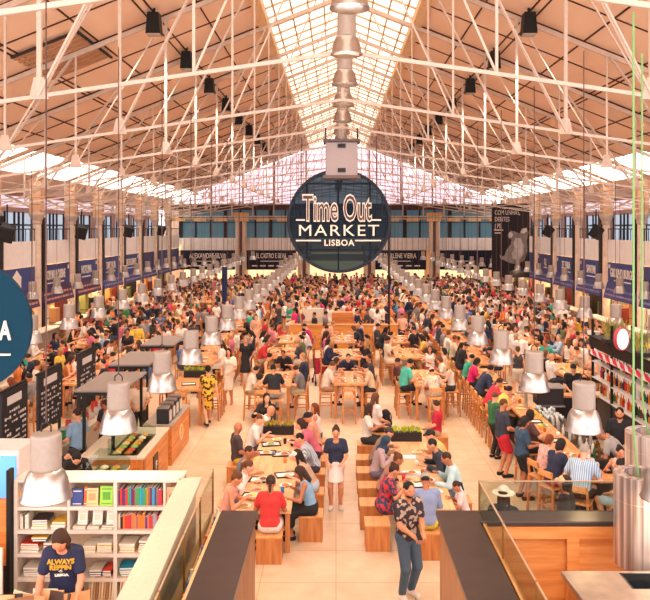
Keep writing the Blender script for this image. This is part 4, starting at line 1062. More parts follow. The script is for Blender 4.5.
# ------------------------------------------------ lower right: worktop with sink, steel cylinders
r = empty('sink_counter', (0, 0, 0), 0, 'grey steel worktop with inset sink at the lower right corner', 'counter')
CT = 2.0; k_ = lambda px, py: G(px, py, CT)
A = k_(561, 571); B = k_(700, 571); y0 = 5.6
dx_ = (k_(583, 600)[0] - A[0]) / (k_(583, 600)[1] - A[1])
m = MB(); xl = A[0] + dx_ * (y0 - A[1])
s0 = k_(619, 573); s1 = k_(680, 589)
m.prism([(A[0], A[1]), (s0[0], A[1]), (s0[0], y0), (xl, y0)], CT - .05, CT); m.box(s0[0], B[0], s0[1] + .0, A[1], CT - .05, CT); m.box(s0[0], B[0], y0, s1[1] + .0, CT - .05, CT)
m.obj('worktop', mat('#a8968a', .3, metal=.5, noise=.15, scale=5), r)
MB().prism([(A[0] + .03, A[1] - .03), (B[0], A[1] - .03), (B[0], y0), (xl + .05, y0)], 0, CT - .3).obj('base_cabinet', pine, r)
MB().prism([(A[0] + .03, A[1] - .03), (s0[0], A[1] - .03), (s0[0], y0), (xl + .05, y0)], CT - .3, CT - .05).obj('drawer_front', pine, r)
m = MB(); m.box(s0[0], B[0], s1[1], s0[1], CT - .24, CT - .22); m.box(s0[0] - .0, s0[0] + .02, s1[1], s0[1], CT - .22, CT); m.box(s0[0], B[0], s0[1] - .02, s0[1], CT - .22, CT); m.obj('sink_bowl', mat('#5c6a70', .15, metal=.9), r)
def brushed():
    m, nt, b = newmat('brushed_steel'); tc = nt.nodes.new('ShaderNodeTexCoord'); mp = nt.nodes.new('ShaderNodeMapping'); mp.inputs['Scale'].default_value = (9, 9, .15)
    n = nt.nodes.new('ShaderNodeTexNoise'); n.inputs['Scale'].default_value = 2; r_ = nt.nodes.new('ShaderNodeValToRGB'); r_.color_ramp.elements[0].position = .35; r_.color_ramp.elements[1].position = .65
    r_.color_ramp.elements[0].color = (*lin('#9a8478'), 1); r_.color_ramp.elements[1].color = (*lin('#efe2da'), 1)
    nt.links.new(tc.outputs['Object'], mp.inputs[0]); nt.links.new(mp.outputs[0], n.inputs['Vector']); nt.links.new(n.outputs['Fac'], r_.inputs['Fac']); nt.links.new(r_.outputs[0], b.inputs['Base Color'])
    b.inputs['Metallic'].default_value = .65; b.inputs['Roughness'].default_value = .3; return m
BS = brushed(); green = mat('#7fae6a', .5)
for (cx_, yt, yb, rad, d, lab) in ((641, 473, 571, 26, 8.4, 'nearer brushed steel cylinder hanging at the right edge on a green cable'), (653, 432, 500, 26.5, 9.9, 'farther brushed steel cylinder hanging behind the nearer one')):
    u = d / F; x = (cx_ - CX) * u; R_ = rad * u; zt = CH - (yt - HY) * u; zb = CH - (yb - 8 - HY) * u
    r = empty('steel_cylinder', (x, d, zb), 0, lab, 'cylinder')
    MB().lathe([(0, 0), (R_, 0), (R_, (zt - zb) * .72), (R_ * .985, (zt - zb) * .725), (R_, (zt - zb) * .73), (R_, zt - zb), (R_ * .55, zt - zb), (R_ * .55, zt - zb - .2), (0, zt - zb - .2)], 40).obj('barrel', BS, r, smooth=False)
    MB().lathe([(R_ * .55, zt - zb + .004), (R_ * .6, zt - zb + .006)], 32).obj('opening_ring', mat('#3a4a6a', .4), r)
    xg = (633.5 if d < 9 else 642) ; gx = (xg - CX) * u - x
    MB().path([(0, 0, zt - zb - .2), (gx * .6, 0, zt - zb + .1), (gx, 0, zt - zb + .5), (gx, 0, chord_z(x) - zb)], .012, 6).obj('green_cable', green, r)
# ================================================================ furniture kinds
oak = wood('#dc9c62', '#c47c44', 0, .8); oaky = wood('#dea268', '#c88248', 1, .8); oakz = wood('#cf864a', '#b26834', 2, .8)
STOOLS = []; NEARF = 30
def bar_stool_proto():
    r = link('bar_stool', None)
    for sx_ in (-1, 1):
        MB().bar((sx_ * .19, .17, 0), (sx_ * .165, .15, .72), .04).obj('leg', oakz, r)
        MB().bar((sx_ * .19, -.2, 0), (sx_ * .17, -.17, .72), .04).obj('leg', oakz, r)
        MB().bar((sx_ * .17, -.17, .75), (sx_ * .16, -.21, 1.05), .035).obj('back_post', oakz, r)
    MB().box(-.2, .2, -.19, .19, .715, .75).obj('seat', oaky, r, bev=.008)
    MB().box(-.18, .18, -.22, -.19, .94, 1.05).obj('backrest', oaky, r)
    m = MB(); m.bar((-.18, .16, .3), (.18, .16, .3), .03); m.bar((-.18, -.19, .4), (.18, -.19, .4), .03); m.bar((-.18, .16, .36), (-.18, -.19, .36), .028); m.bar((.18, .16, .36), (.18, -.19, .36), .028)
    m.obj('footrest', oakz, r)
    return remember(r)
def bar_stool_far():
    m = MB()
    for a in (-1, 1):
        for b in (-1, 1): m.bar((a * .19, b * .18, 0), (a * .17, b * .16, .72), .045)
    m.box(-.2, .2, -.19, .19, .71, .75); m.box(-.18, .18, -.22, -.19, .9, 1.05)
    for a in (-1, 1): m.bar((a * .165, -.19, .75), (a * .16, -.205, 1.0), .04)
    m.bar((-.18, .16, .32), (.18, .16, .32), .035); m.bar((-.18, -.17, .32), (.18, -.17, .32), .035)
    return m.mesh('bar_stool', oakz)
P_STOOL = None; M_STOOL = bar_stool_far()
def inframe(x, y, z=1.0, pad=18):
    if y < 5: return False
    px = CX + x * F / y; py = HY + (CH - z) * F / y
    return -pad < px < 650 + pad and py < 640
def stool(x, y, face, lab, grp='bar stools'):
    if not inframe(x, y): return
    STOOLS.append((y, x, face, lab, grp))
def build_stools():
    global P_STOOL
    STOOLS.sort(); n = 0; rest = MB()
    for (y, x, face, lab, grp) in STOOLS:
        n += 1
        if n > 300:
            c, s = math.cos(math.radians(face)), math.sin(math.radians(face))
            rest.add([(x + v.co.x * c - v.co.y * s, y + v.co.x * s + v.co.y * c, v.co.z) for v in M_STOOL.vertices], [tuple(p.vertices) for p in M_STOOL.polygons]); continue
        if y < NEARF:
            if P_STOOL is None:
                P_STOOL = bar_stool_proto(); P_STOOL.location = (x, y, 0); P_STOOL.rotation_euler = (0, 0, math.radians(face)); tag(P_STOOL, lab, 'stool', grp)
            else:
                o = dup(P_STOOL, (x, y, 0), math.radians(face), lab, grp)
        else:
            o = link('bar_stool', M_STOOL); o.location = (x, y, 0); o.rotation_euler = (0, 0, math.radians(face)); tag(o, lab, 'stool', grp)
    if rest.v: tag(rest.obj('bar_stools', oakz), 'remaining distant wooden bar stools deep in the hall', 'stools', kind='stuff')
FOOT = []
def table(x, y, w, l, h, lab, grp, axis='y', top=None):
    FOOT.append((x - w/2 - .55, x + w/2 + .55, y - l/2 - .1, y + l/2 + .1))
    r = empty('communal_table', (x, y, 0), 0 if axis == 'y' else PI / 2, lab, 'table', grp)
    MB().box(-w/2, w/2, -l/2, l/2, h - .06, h).obj('tabletop', top or oaky, r)
    for a in (-1, 1):
        for b in (-1, 1): MB().cbox(a * (w/2 - .06), b * (l/2 - .08), (h - .06) / 2, .08, .08, h - .06).obj('leg', oakz, r)
    return r
P_BLOCK = None
def block(x, y, lab, rz=0):
    global P_BLOCK
    if P_BLOCK is None:
        r = empty('block_stool', (x, y, 0), rz, lab, 'stool', 'block stools')
        m = MB(); m.box(-.21, .21, -.21, .21, 0, .43); m.obj('box_body', oakz, r)
        MB().box(-.22, .22, -.22, .22, .43, .455).obj('seat_board', oaky, r)
        MB().box(-.214, .214, -.006, .006, .01, .43).obj('joint', mat('#a8642f', .6), r)
        P_BLOCK = remember(r); return r
    return dup(P_BLOCK, (x, y, 0), rz, lab)
# tableware
platem = mat('#f0e6dc', .3); foods = ['#c98a3a', '#b5542f', '#7a9a48', '#e8c46a', '#8a5230', '#d8743a']
foodn = ['golden fried food', 'red stew', 'green salad', 'yellow rice', 'brown grilled meat', 'orange curry']
PLATE = MB().lathe([(0, .005), (.07, .005), (.115, .018), (.12, .02), (.115, .022), (.07, .012), (0, .012)], 18).mesh('plate', platem, True)
TRAYM = {}
def tray(x, y, z, rz, c='#3a3230', cn='dark', w=.42, l=.3):
    r = empty('tray', (x, y, z), rz, '%s serving tray with paper liner beside plates' % cn, 'tray', 'trays')
    MB().box(-w/2, w/2, -l/2, l/2, 0, .012).obj('tray_base', mat(c, .4), r)
    m = MB(); m.box(-w/2, w/2, -l/2, -l/2 + .015, .012, .03); m.box(-w/2, w/2, l/2 - .015, l/2, .012, .03); m.box(-w/2, -w/2 + .015, -l/2, l/2, .012, .03); m.box(w/2 - .015, w/2, -l/2, l/2, .012, .03); m.obj('tray_rim', mat(c, .4), r)
    MB().box(-w/2 + .03, w/2 - .03, -l/2 + .03, l/2 - .03, .012, .015).obj('paper_liner', mat('#f4ece2', .7), r)
def plate(x, y, z, i, near=True):
    o = link('plate', PLATE); o.location = (x, y, z); tag(o, 'white plate of %s on the table' % foodn[i % 6], 'plate', 'plates')
    if near:
        m = MB(); m.lathe([(0, .045), (.03, .042), (.06, .03), (.075, .012), (0, .01)], 9); m.obj('food', mat(foods[i % 6], .7, noise=.3, scale=40), o)
CUPM = MB().lathe([(0, 0), (.032, 0), (.038, .11), (.035, .11), (.03, .006), (0, .006)], 12)
def cup(x, y, z, c, cn):
    k = ('cup', c)
    if k not in MC: MC[k] = CUPM.mesh('cup', mat(c, .25), True)
    o = link('drinking_cup', MC[k]); o.location = (x, y, z); tag(o, '%s cup standing on the table' % cn, 'cup', 'cups')
def planter(x, y, z, w, lab, leafc='#8fae3e', d=.2, h=.2, leafh=.14, cat='planter', boxc='#2a2425', seed=1):
    r = empty('planter_box', (x, y, z), 0, lab, cat)
    m = MB(); m.box(-w/2, w/2, -d/2, d/2, 0, h); m.obj('trough', mat(boxc, .5), r)
    rr = random.Random(seed); m = MB()
    for i in range(int(90 * w / .7)):
        a = rr.uniform(-w/2 + .02, w/2 - .02); b = rr.uniform(-d/2, d/2); t = rr.uniform(0, 2 * PI); L = rr.uniform(.6, 1.1) * leafh; s = .45 * L
        tip = (a + math.cos(t) * s, b + math.sin(t) * s, h + L); q = (math.cos(t + PI/2) * .02, math.sin(t + PI/2) * .02)
        mid = (a + math.cos(t) * s * .35, b + math.sin(t) * s * .35, h + L * .6)
        m.add([(a, b, h - .01), (mid[0] + q[0], mid[1] + q[1], mid[2]), tip, (mid[0] - q[0], mid[1] - q[1], mid[2])], [(0, 1, 2, 3)])
    m.obj('foliage', mat(leafc, .6, noise=.3, scale=15), r)
# ================================================================ people
PEOPLE = []
def P(x, y, face, pose, label='', **k):
    PEOPLE.append(dict(x=x, y=y, face=face, pose=pose, label=label, **k))
def PX(px, py, z, face, pose, label, **k):
    x, y = G(px, py, z); P(x, y, face, pose, label, **k)
CLO = {'white': '#f2e8de', 'cream': '#e8d4b8', 'black': '#211d22', 'navy': '#232c4c', 'red': '#c92f35', 'pink': '#d8738a', 'grey': '#8a8486', 'teal': '#2fa08c', 'orange': '#dd7a3a',
       'blue': '#4a6fa8', 'light blue': '#a8c4dc', 'yellow': '#e8c04a', 'olive': '#6f7048', 'maroon': '#7a2a38', 'peach': '#e8b094', 'charcoal': '#45403f', 'green': '#3f8a58', 'magenta': '#d42a6e'}
CW = ['white'] * 11 + ['cream'] * 4 + ['black'] * 12 + ['navy'] * 6 + ['red'] * 3 + ['pink'] * 3 + ['grey'] * 4 + ['teal', 'orange', 'orange', 'blue', 'blue', 'light blue', 'light blue', 'yellow', 'olive', 'maroon', 'peach', 'peach', 'charcoal', 'charcoal', 'green', 'magenta']
HW_ = ['brown'] * 7 + ['black'] * 9 + ['chestnut'] * 3 + ['blond'] * 2 + ['grey', 'grey', 'auburn']
def rand_look(rr, sit):
    sex = rr.choice('mf'); c = rr.choice(CW); hc = rr.choice(HW_)
    if sex == 'm':
        top = (rr.choice(['tee', 'tee', 'tee', 'long']), CLO[c]); bot = (rr.choice(['trousers', 'shorts']), rr.choice(['#2a2f40', '#39404f', '#6b5a48', '#2b2726', '#b09878', '#4a5a78']))
        hs = rr.choice(['short'] * 7 + ['bald', 'cap']); hair = (hs, hc if hs != 'cap' else rr.choice(['#2a2f40', '#e8dcc8', '#a83a3a']))
    else:
        st = rr.choice(['tee', 'tank', 'dress', 'tank']); top = (st, CLO[c]); bot = (rr.choice(['trousers', 'shorts', 'skirt']), rr.choice(['#2a2f40', '#e8dccb', '#2b2726', '#5a6f96', '#b8485a']))
        hair = (rr.choice(['long', 'bob', 'bun', 'tail', 'long']), hc)
    g = {'tee': 'shirt', 'long': 'long sleeved shirt', 'tank': 'sleeveless top', 'dress': 'dress'}[top[0]]
    hl = {'short': 'short %s hair' % hc, 'bald': 'a bald head', 'cap': 'a cap', 'long': 'long %s hair' % hc, 'bob': '%s bob' % hc, 'bun': '%s hair bun' % hc, 'tail': '%s ponytail' % hc}[hair[0]]
    return dict(sex=sex, top=top, bottom=bot, hair=hair), '%s %s, %s' % (c, g, hl)
SITS = {'low': ['sit_low_eat', 'sit_low_talk', 'sit_low_chin', 'sit_low_lean'], 'high': ['sit_high_eat', 'sit_high_talk', 'sit_high_chin', 'sit_high_lean', 'sit_high_lap']}
STD = ['stand', 'stand2', 'phone', 'folded', 'akimbo', 'walk', 'hold']
rp = random.Random(42)
def sitter(x, y, face, kind, where, occ=.9, st=True):
    if st: stool(x, y, face, 'orange wooden bar stool, %s' % where)
    if rp.random() < occ:
        k, d_ = rand_look(rp, True); P(x, y, face + rp.uniform(-15, 15), rp.choice(SITS[kind]), 'person in %s, %s' % (d_, where), **k)
def stander(x, y, face, where, pose=None):
    k, d_ = rand_look(rp, False); P(x, y, face, pose or rp.choice(STD), 'person in %s, %s' % (d_, where), **k)
def hightable(x, y, where, w=.95, l=1.9, n=3, occ=.9, h=1.03):
    if not inframe(x, y, pad=60): return
    table(x, y, w, l, h, 'high wooden table, %s' % where, 'high tables')
    for i in range(n):
        yy = y - l/2 + l * (i + .5) / n
        sitter(x - w/2 - .27, yy, -90, 'high', where, occ); sitter(x + w/2 + .27, yy, 90, 'high', where, occ)
    if y < 42:
        for i in range(n):
            yy = y - l/2 + l * (i + .5) / n
            if rp.random() < .8: plate(x - w * .22 + rp.uniform(-.05, .05), yy, h, rp.randrange(6), y < 28)
            if rp.random() < .7: plate(x + w * .22 + rp.uniform(-.05, .05), yy + .1, h, rp.randrange(6), y < 28)
            if rp.random() < .7:
                c = rp.choice([('#e8c04a', 'yellow'), ('#f0e8e0', 'white'), ('#b8642f', 'amber'), ('#c93030', 'red')]); cup(x + rp.uniform(-.08, .08), yy + .22, h, *c)
# ---------------------------------------------------------------- front tables
TZ = .75
T1 = (-1.25, 16.0); table(T1[0], T1[1], .95, 5.9, TZ, 'long low communal table left of the middle aisle, front half', 'front communal tables', top=wood('#e9b98a', '#dba06a', 1, .8))
T2 = (1.62, 15.7); table(T2[0], T2[1], .9, 5.2, TZ, 'long low communal table right of the middle aisle, front half', 'front communal tables', top=wood('#e9b98a', '#dba06a', 1, .8))
planter(-1.35, 17.9, TZ, .72, 'black planter box of orange green herbs on the left communal table', '#b8a040')
planter(1.60, 17.35, TZ, .70, 'black planter box of yellow green leaves on the right communal table', '#b9c832', seed=2)
m = MB(); m.box(1.17, 2.05, 17.6, 18.3, .0, TZ - .07); tag(m.obj('table_end_box', oaky), 'solid timber end box under the right communal table', 'box')
# right of L1 (facing left)
S1 = lambda y, lab, **k: P(-.45, y, 90, k.pop('pose', 'sit_low_eat'), lab, **k)
S1(13.75, 'person in light blue tank top and long black skirt seated at near table corner', sex='f', top=('tank', '#8fb8d8'), bottom=('skirt', '#242022'), hair=('long', 'brown'), pose='sit_low_eat')
S1(14.9, 'person with white cap and long brown hair seated third from the near corner', sex='f', top=('tank', '#c9a890'), bottom=('shorts', '#b8c4cc'), hair=('cap', '#efe8e2', 'long'), pose='sit_low_lean')
S1(16.1, 'person in grey striped shirt seated with back to the aisle', sex='m', top=('tee', '#8c8486', 'stripes'), bottom=('shorts', '#4a3c48'), hair=('short', 'black'), pose='sit_low_lean')
S1(17.0, 'person in pink shirt with brown bob leaning on left communal table', sex='f', top=('long', '#d8697c'), bottom=('trousers', '#2c2a3a'), hair=('bob', 'brown'), pose='sit_low_lean')
S1(17.8, 'person in black cap seated near the left planter', sex='m', top=('tee', '#e8a080'), bottom=('shorts', '#333'), hair=('cap', '#231e20'), pose='sit_low_eat')
S1(18.5, 'person with long auburn hair seated beside the left planter', sex='f', top=('tank', '#efe4da'), bottom=('shorts', '#555'), hair=('long', 'auburn'), pose='sit_low_talk')
# near end
P(-1.12, 12.85, 0, 'sit_low_eat', 'person in red shirt and white shorts seated with back turned at table end', sex='f', top=('tee', '#d83a36'), bottom=('shorts', '#efe6dc'), hair=('tail', 'brown'))
# left of L1 (facing right)
S2 = lambda y, lab, **k: P(k.pop('x', -1.95), y, k.pop('face', -90), k.pop('pose', 'sit_low_eat'), lab, **k)
S2(13.35, 'person in pale pink tank top bending over food at near left corner', sex='f', top=('tank', '#e8a898'), bottom=('shorts', '#c8b8b0'), hair=('bun', 'chestnut'), pose='sit_low_eat')
S2(14.25, 'person in white tee with blond ponytail reaching across the left table', sex='f', top=('tee', '#f4ece4'), bottom=('shorts', '#5a6f96'), hair=('tail', 'chestnut'), pose='sit_low_lean')
S2(15.1, 'person in grey tank top holding hand to chin at left table', sex='m', top=('tank', '#6f7c88'), bottom=('shorts', '#444'), hair=('short', 'brown'), pose='sit_low_chin')
S2(16.6, 'bald person in dark brown tee and mustard shorts with white strap', x=-2.15, face=-70, sex='m', top=('tee', '#4a3a38'), bottom=('shorts', '#d8a83a'), hair=('bald', 'brown'), pose='sit_low_lap')
S2(17.4, 'bald person in white tee seated left of the herb planter', sex='m', top=('tee', '#f4ece4'), bottom=('shorts', '#5a4a5a'), hair=('thin', 'chestnut'), pose='sit_low_eat')
S2(18.3, 'balding person in white tee with black shoulder strap near herb planter', x=-1.9, sex='m', top=('tee', '#f8f0ea'), bottom=('shorts', '#777'), hair=('bald', 'brown'), pose='sit_low_lean')
S2(19.3, 'person with long black hair behind the herb planter', x=-1.75, face=170, sex='f', top=('long', '#2a2226'), bottom=('trousers', '#333'), hair=('long', 'black'), pose='sit_low_talk')
for i, y in enumerate((13.75, 14.9, 16.1, 17.0, 17.8, 18.5)): block(-.45, y, 'wooden block stool on the aisle side of the left communal table')
for i, y in enumerate((13.35, 14.25, 15.1, 16.6, 17.4, 18.3)): block(-1.97 if i != 3 else -2.15, y, 'wooden block stool on the outer side of the left communal table')
block(-1.12, 12.85, 'wooden block stool at the near end of the left communal table'); block(-1.75, 19.3, 'wooden block stool behind the herb planter')
for i, (x, y, c) in enumerate(((-1.5, 13.7, 'dark'), (-1.45, 14.6, 'dark'), (-1.5, 16.35, 'dark'), (-1.15, 16.25, 'dark'), (-1.45, 17.0, 'dark'), (-.98, 14.9, 'dark'))): tray(x, y, TZ, .1 * i - .2)
for i, (x, y) in enumerate(((-1.6, 13.25), (-1.3, 13.2), (-1.0, 13.5), (-1.5, 13.72), (-1.4, 14.62), (-.95, 14.3), (-1.5, 16.35), (-1.1, 16.25), (-1.45, 17.0), (-1.35, 17.4), (-1.0, 17.3), (-1.3, 18.4))):
    plate(x, y, TZ + (.016 if i in (3, 4, 6, 7, 8) else 0), i)
for x, y, c, n in ((-.98, 13.9, '#2f6fae', 'blue'), (-1.15, 14.3, '#efe6dc', 'white'), (-1.05, 15.7, '#e88a3a', 'orange'), (-1.2, 13.45, '#c9302f', 'red'), (-1.15, 17.1, '#2a2226', 'black'), (-.98, 16.9, '#2a2226', 'black')): cup(x, y, TZ, c, n)
# right table
S3 = lambda x, y, face, pose, lab, **k: P(x, y, face, pose, lab, **k)
S3(.86, 13.85, -80, 'sit_low_eat', 'person in red floral dress holding a dark haired baby', sex='f', top=('dress', '#2f3f58', 'blotch'), hair=('bun', 'brown'))
S3(1.12, 13.98, 80, 'sit_low_lap', 'small baby with dark hair held on the lap of red floral dress', sex='m', sc=.42, z=.42, top=('tee', '#d8b0a0'), bottom=('shorts', '#c8a8a0'), hair=('short', 'brown'))
S3(.9, 14.75, -90, 'sit_low_lean', 'person in dusty pink top with chestnut hair beside the hijab wearer', sex='f', top=('tee', '#b07a6a'), bottom=('trousers', '#7a4a40'), hair=('bun', 'chestnut'))
S3(.82, 15.75, -95, 'sit_low_eat', 'person in dark teal headscarf and pale flowered blouse', sex='f', top=('long', '#b89aa0', 'floral'), bottom=('trousers', '#7a6a78'), hair=('hijab', '#2a4258'))
S3(.84, 16.6, -90, 'sit_low_lean', 'person in brown top and dark cap behind the headscarf wearer', sex='m', top=('long', '#9a7a6a'), bottom=('trousers', '#5a4a40'), hair=('cap', '#4a3a34'))
S3(.72, 18.2, -100, 'sit_low_talk', 'person in cream tee with long dark hair and shoulder strap', sex='f', top=('tee', '#eee0d2'), bottom=('shorts', '#333'), hair=('long', 'brown'))
S3(1.0, 19.2, -60, 'sit_low_lap', 'person in white tee seated behind a black backpack', sex='f', top=('tee', '#efe4da'), bottom=('shorts', '#3a3238'), hair=('long', 'chestnut'))
S3(1.55, 13.0, 0, 'sit_low_eat', 'person in faded denim shirt and grey cap seated at near end, back turned', sex='m', top=('long', '#8f9fc4'), bottom=('trousers', '#d8c848'), hair=('cap', '#a8a49c'))
S3(2.32, 14.45, 88, 'sit_low_eat', 'person in pale blue shirt with brown hair on right side of table', sex='m', top=('long', '#bcdce0'), bottom=('trousers', '#6a6a78'), hair=('short', 'brown'))
S3(2.30, 13.55, 90, 'sit_low_eat', 'small child with dark ponytail in pink white top', sex='f', sc=.72, z=.12, top=('tee', '#ead0cc'), bottom=('shorts', '#d87a90'), hair=('tail', 'brown'))
S3(2.28, 15.35, 92, 'sit_low_lean', 'person in dark navy shirt leaning over the right table', sex='m', top=('long', '#2c3244'), bottom=('trousers', '#444'), hair=('short', 'black'))
S3(2.34, 16.1, 95, 'sit_low_lean', 'person in yellow tee and dark cap at right table', sex='m', top=('tee', '#e0bc7a'), bottom=('trousers', '#444'), hair=('cap', '#2c2224'))
S3(2.5, 18.9, 75, 'sit_low_lap', 'person in crimson polo shirt and beige trousers holding a bundled baby', sex='m', top=('tee', '#c8203e'), bottom=('trousers', '#c9a888'), hair=('short', 'brown'))
for i, y in enumerate((13.35, 14.3, 15.25, 16.2, 17.1)): block(.66 if i else .72, y, 'wooden block stool on the aisle side of the right communal table')
for y in (13.9, 14.75, 15.75, 16.6): pass
for x, y in ((2.34, 14.45), (2.32, 13.55), (2.3, 15.35), (2.36, 16.1)): block(x, y, 'wooden block stool on the outer side of the right communal table')
block(1.55, 13.0, 'wooden block stool under the denim shirted person'); block(2.55, 18.9, 'wooden block stool under the crimson polo shirt'); block(2.35, 17.9, 'empty wooden block stool with green cloth beside right planter')
block(.72, 18.2, 'wooden block stool under the long haired person by the right planter')
o = MB().lathe([(0, 0), (.09, .005), (.06, .03), (0, .04)], 9).obj('folded_cloth', mat('#3f8a58', .8)); o.location = (2.35, 17.9, .456); tag(o, 'small green cloth lying on the empty block stool', 'cloth')
tray(1.5, 15.0, TZ, .05, '#c8ccd0', 'pale'); tray(1.5, 16.05, TZ, -.05, '#c8ccd0', 'pale'); tray(1.5, 14.3, TZ, .2)
for i, (x, y) in enumerate(((1.5, 13.7), (1.85, 13.95), (1.8, 14.6), (1.5, 15.0), (1.85, 15.2), (1.9, 15.7), (1.4, 14.3), (1.75, 16.4))): plate(x, y, TZ + (.016 if i in (3, 6) else 0), i + 2)
for x, y, c, n in ((1.3, 14.6, '#c9302f', 'red'), (1.7, 14.9, '#b8642f', 'amber'), (1.65, 15.5, '#efe6dc', 'white'), (1.3, 15.6, '#2a2226', 'black')): cup(x, y, TZ, c, n)
# standing in the aisle
P(1.09, 11.55, 205, 'hero', 'bearded person in dark leaf patterned shirt and ripped jeans holding a phone', sex='m', top=('tee', '#33262a', 'floral'), bottom=('trousers', '#4c5f70'), hair=('short', 'black'), shoes='#efe2d4', skin='#cf8a63', beard=1, sc=1.02)
P(.0, 15.2, 178, 'hold', 'person in navy tee and white button skirt walking down the aisle', sex='f', top=('tee', '#2a3048'), bottom=('skirt', '#f0e4da'), hair=('bun', 'brown'), shoes='#efe8e0', skin='#d8906a')
# woman at the bookcase
P(-3.38, 9.5, 185, 'shop', 'person in navy tee with yellow lettering browsing records before bookcase', sex='f', top=('tee', '#23284a'), bottom=('trousers', '#22283e'), hair=('long', 'brown'), skin='#dd9070', z=.08, sc=1.1, bust=1)
# kiosk on the left, staff and customers
PX(76, 438, 1.62, 200, 'bend', 'kiosk worker in black tee bending over the counter at left', sex='f', top=('tee', '#27201f'), bottom=('trousers', '#2b2726'), hair=('bun', 'black'))
P(-4.2, 12.05, 10, 'reach', 'customer in white shirt and dark cap at the near kiosk counter', sex='m', top=('tee', '#efe4da'), bottom=('trousers', '#333'), hair=('short', 'black'))
P(-5.45, 14.6, -110, 'bend', 'kiosk worker in black shirt reaching over the glass display', sex='m', top=('tee', '#2a2628'), bottom=('trousers', '#2b2726'), hair=('short', 'black'))
P(-4.75, 12.2, -10, 'reach', 'person in orange shirt reaching over the kiosk food display', sex='m', top=('tee', '#d87a5a'), bottom=('trousers', '#333'), hair=('short', 'black'))
P(-5.3, 17.6, 160, 'phone', 'kiosk worker in black apron behind the coffee machine', sex='f', top=('tee', '#2b2830'), bottom=('trousers', '#2b2726'), hair=('tail', 'brown'))
P(-5.1, 19.6, 200, 'hold', 'kiosk worker in cream shirt under the farthest grey canopy', sex='m', top=('tee', '#e8c8a8'), bottom=('trousers', '#2b2726'), hair=('short', 'brown'))
P(-5.5, 16.2, 60, 'hold', 'kiosk worker in pale blue shirt beside the menu boards', sex='m', top=('tee', '#8fb0d0'), bottom=('trousers', '#2b2726'), hair=('short', 'brown'))
# left aisle figures
PX(208, 425, 0, 20, 'walk', 'person in yellow black flowered dress walking with dark bag in left aisle', sex='f', top=('dress', '#e8b43a', 'sunflower'), hair=('bun', 'black'))
PX(229, 404, 0, 170, 'hold', 'person in white dress standing in the left aisle', sex='f', top=('dress', '#f0e0cc'), hair=('long', 'black'))
# right bar front row
P(3.75, 17.15, -75, 'hold', 'person in dark grey tee and red shorts standing at the right bar', sex='m', top=('tee', '#3a3c4c'), bottom=('shorts', '#d82a3e'), hair=('short', 'chestnut'))
P(3.85, 15.75, -80, 'phone', 'person in slate blue tee and black shorts standing at the right bar', sex='f', top=('tee', '#34506a'), bottom=('shorts', '#22222a'), hair=('bob', 'black'))
P(3.85, 18.5, -70, 'hold', 'person in green and black jacket standing at the right bar', sex='m', top=('long', '#2f6a42'), bottom=('trousers', '#2b2726'), hair=('short', 'chestnut'))
P(4.15, 16.5, -85, 'sit_high_talk', 'person in rust patterned top seated at the right bar', sex='f', top=('tee', '#5a3a38'), bottom=('trousers', '#2b2726'), hair=('bob', 'black'))
P(4.05, 14.95, -70, 'sit_high_eat', 'small person in pink flowered top seated at the right bar', sex='f', sc=.85, z=.12, top=('tee', '#e0a8a0', 'floral'), bottom=('shorts', '#444'), hair=('bob', 'auburn'))
P(4.1, 14.35, -60, 'sit_high_eat', 'person in navy tee with pale strap seated at the bar corner', sex='f', top=('tee', '#262c48'), bottom=('shorts', '#b82a3a'), hair=('bob', 'black'))
P(4.35, 13.55, -30, 'sit_high_lean', 'grey haired person in blue striped shirt seated at the bar end', sex='m', top=('tee', '#5f8ab8', 'stripes'), bottom=('trousers', '#3a2a28'), hair=('grey', 'grey'))
for x, y, f in ((4.15, 16.5, -85), (4.05, 14.95, -70), (4.1, 14.35, -60), (4.35, 13.55, -30), (5.0, 13.3, 10)): stool(x, y, f, 'orange wooden bar stool at the near end of the right bar')
P(5.0, 13.3, 35, 'sit_high_lap', 'person in red tank top with dark bun seated at lower right', sex='f', sc=.93, top=('tank', '#c8283c'), bottom=('shorts', '#a8c0d0'), hair=('bun', 'black'))
P(5.35, 14.3, 150, 'sit_high_talk', 'person with dark curly hair facing the red tank top wearer', sex='f', sc=.9, top=('tank', '#e8c0b0'), bottom=('shorts', '#777'), hair=('bun', 'black'))
P(2.5, 11.35, -20, 'stand', 'person in black top and white brimmed hat behind the glass screen', sex='f', top=('tee', '#1f1c22'), bottom=('trousers', '#2b2726'), hair=('hat', '#f0e8da', 'long'))
P(3.6, 11.9, 60, 'stand', 'person in black top and beige cap behind the glass screen', sex='m', top=('tee', '#2a1c1c'), bottom=('trousers', '#2b2726'), hair=('cap', '#d8b890', 'bob'))
P(4.15, 19.6, -90, 'sit_high_lean', 'person in yellow tee seated at the right bar', sex='m', top=('tee', '#e8cc62'), bottom=('trousers', '#333'), hair=('short', 'black'))
P(4.1, 20.5, -88, 'sit_high_lean', 'person in bright red tee leaning at the right bar', sex='m', top=('long', '#e03048'), bottom=('trousers', '#333'), hair=('short', 'brown'))
P(4.1, 21.8, -85, 'sit_high_lean', 'person in dark navy jacket leaning at the right bar', sex='m', top=('long', '#2a3450'), bottom=('trousers', '#333'), hair=('short', 'black'))
P(4.1, 23.2, -92, 'sit_high_eat', 'person in magenta tee seated at the right bar', sex='f', top=('tee', '#e0246c'), bottom=('trousers', '#223'), hair=('bob', 'black'))
P(4.1, 24.1, -92, 'sit_high_eat', 'person in teal tee seated at the right bar', sex='m', top=('tee', '#3aa88c'), bottom=('trousers', '#223'), hair=('short', 'black'))
for y in (19.0, 19.6, 20.5, 21.2, 21.8, 22.5, 23.2, 24.1): stool(4.1, y, -90, 'orange wooden bar stool along the near right bar')
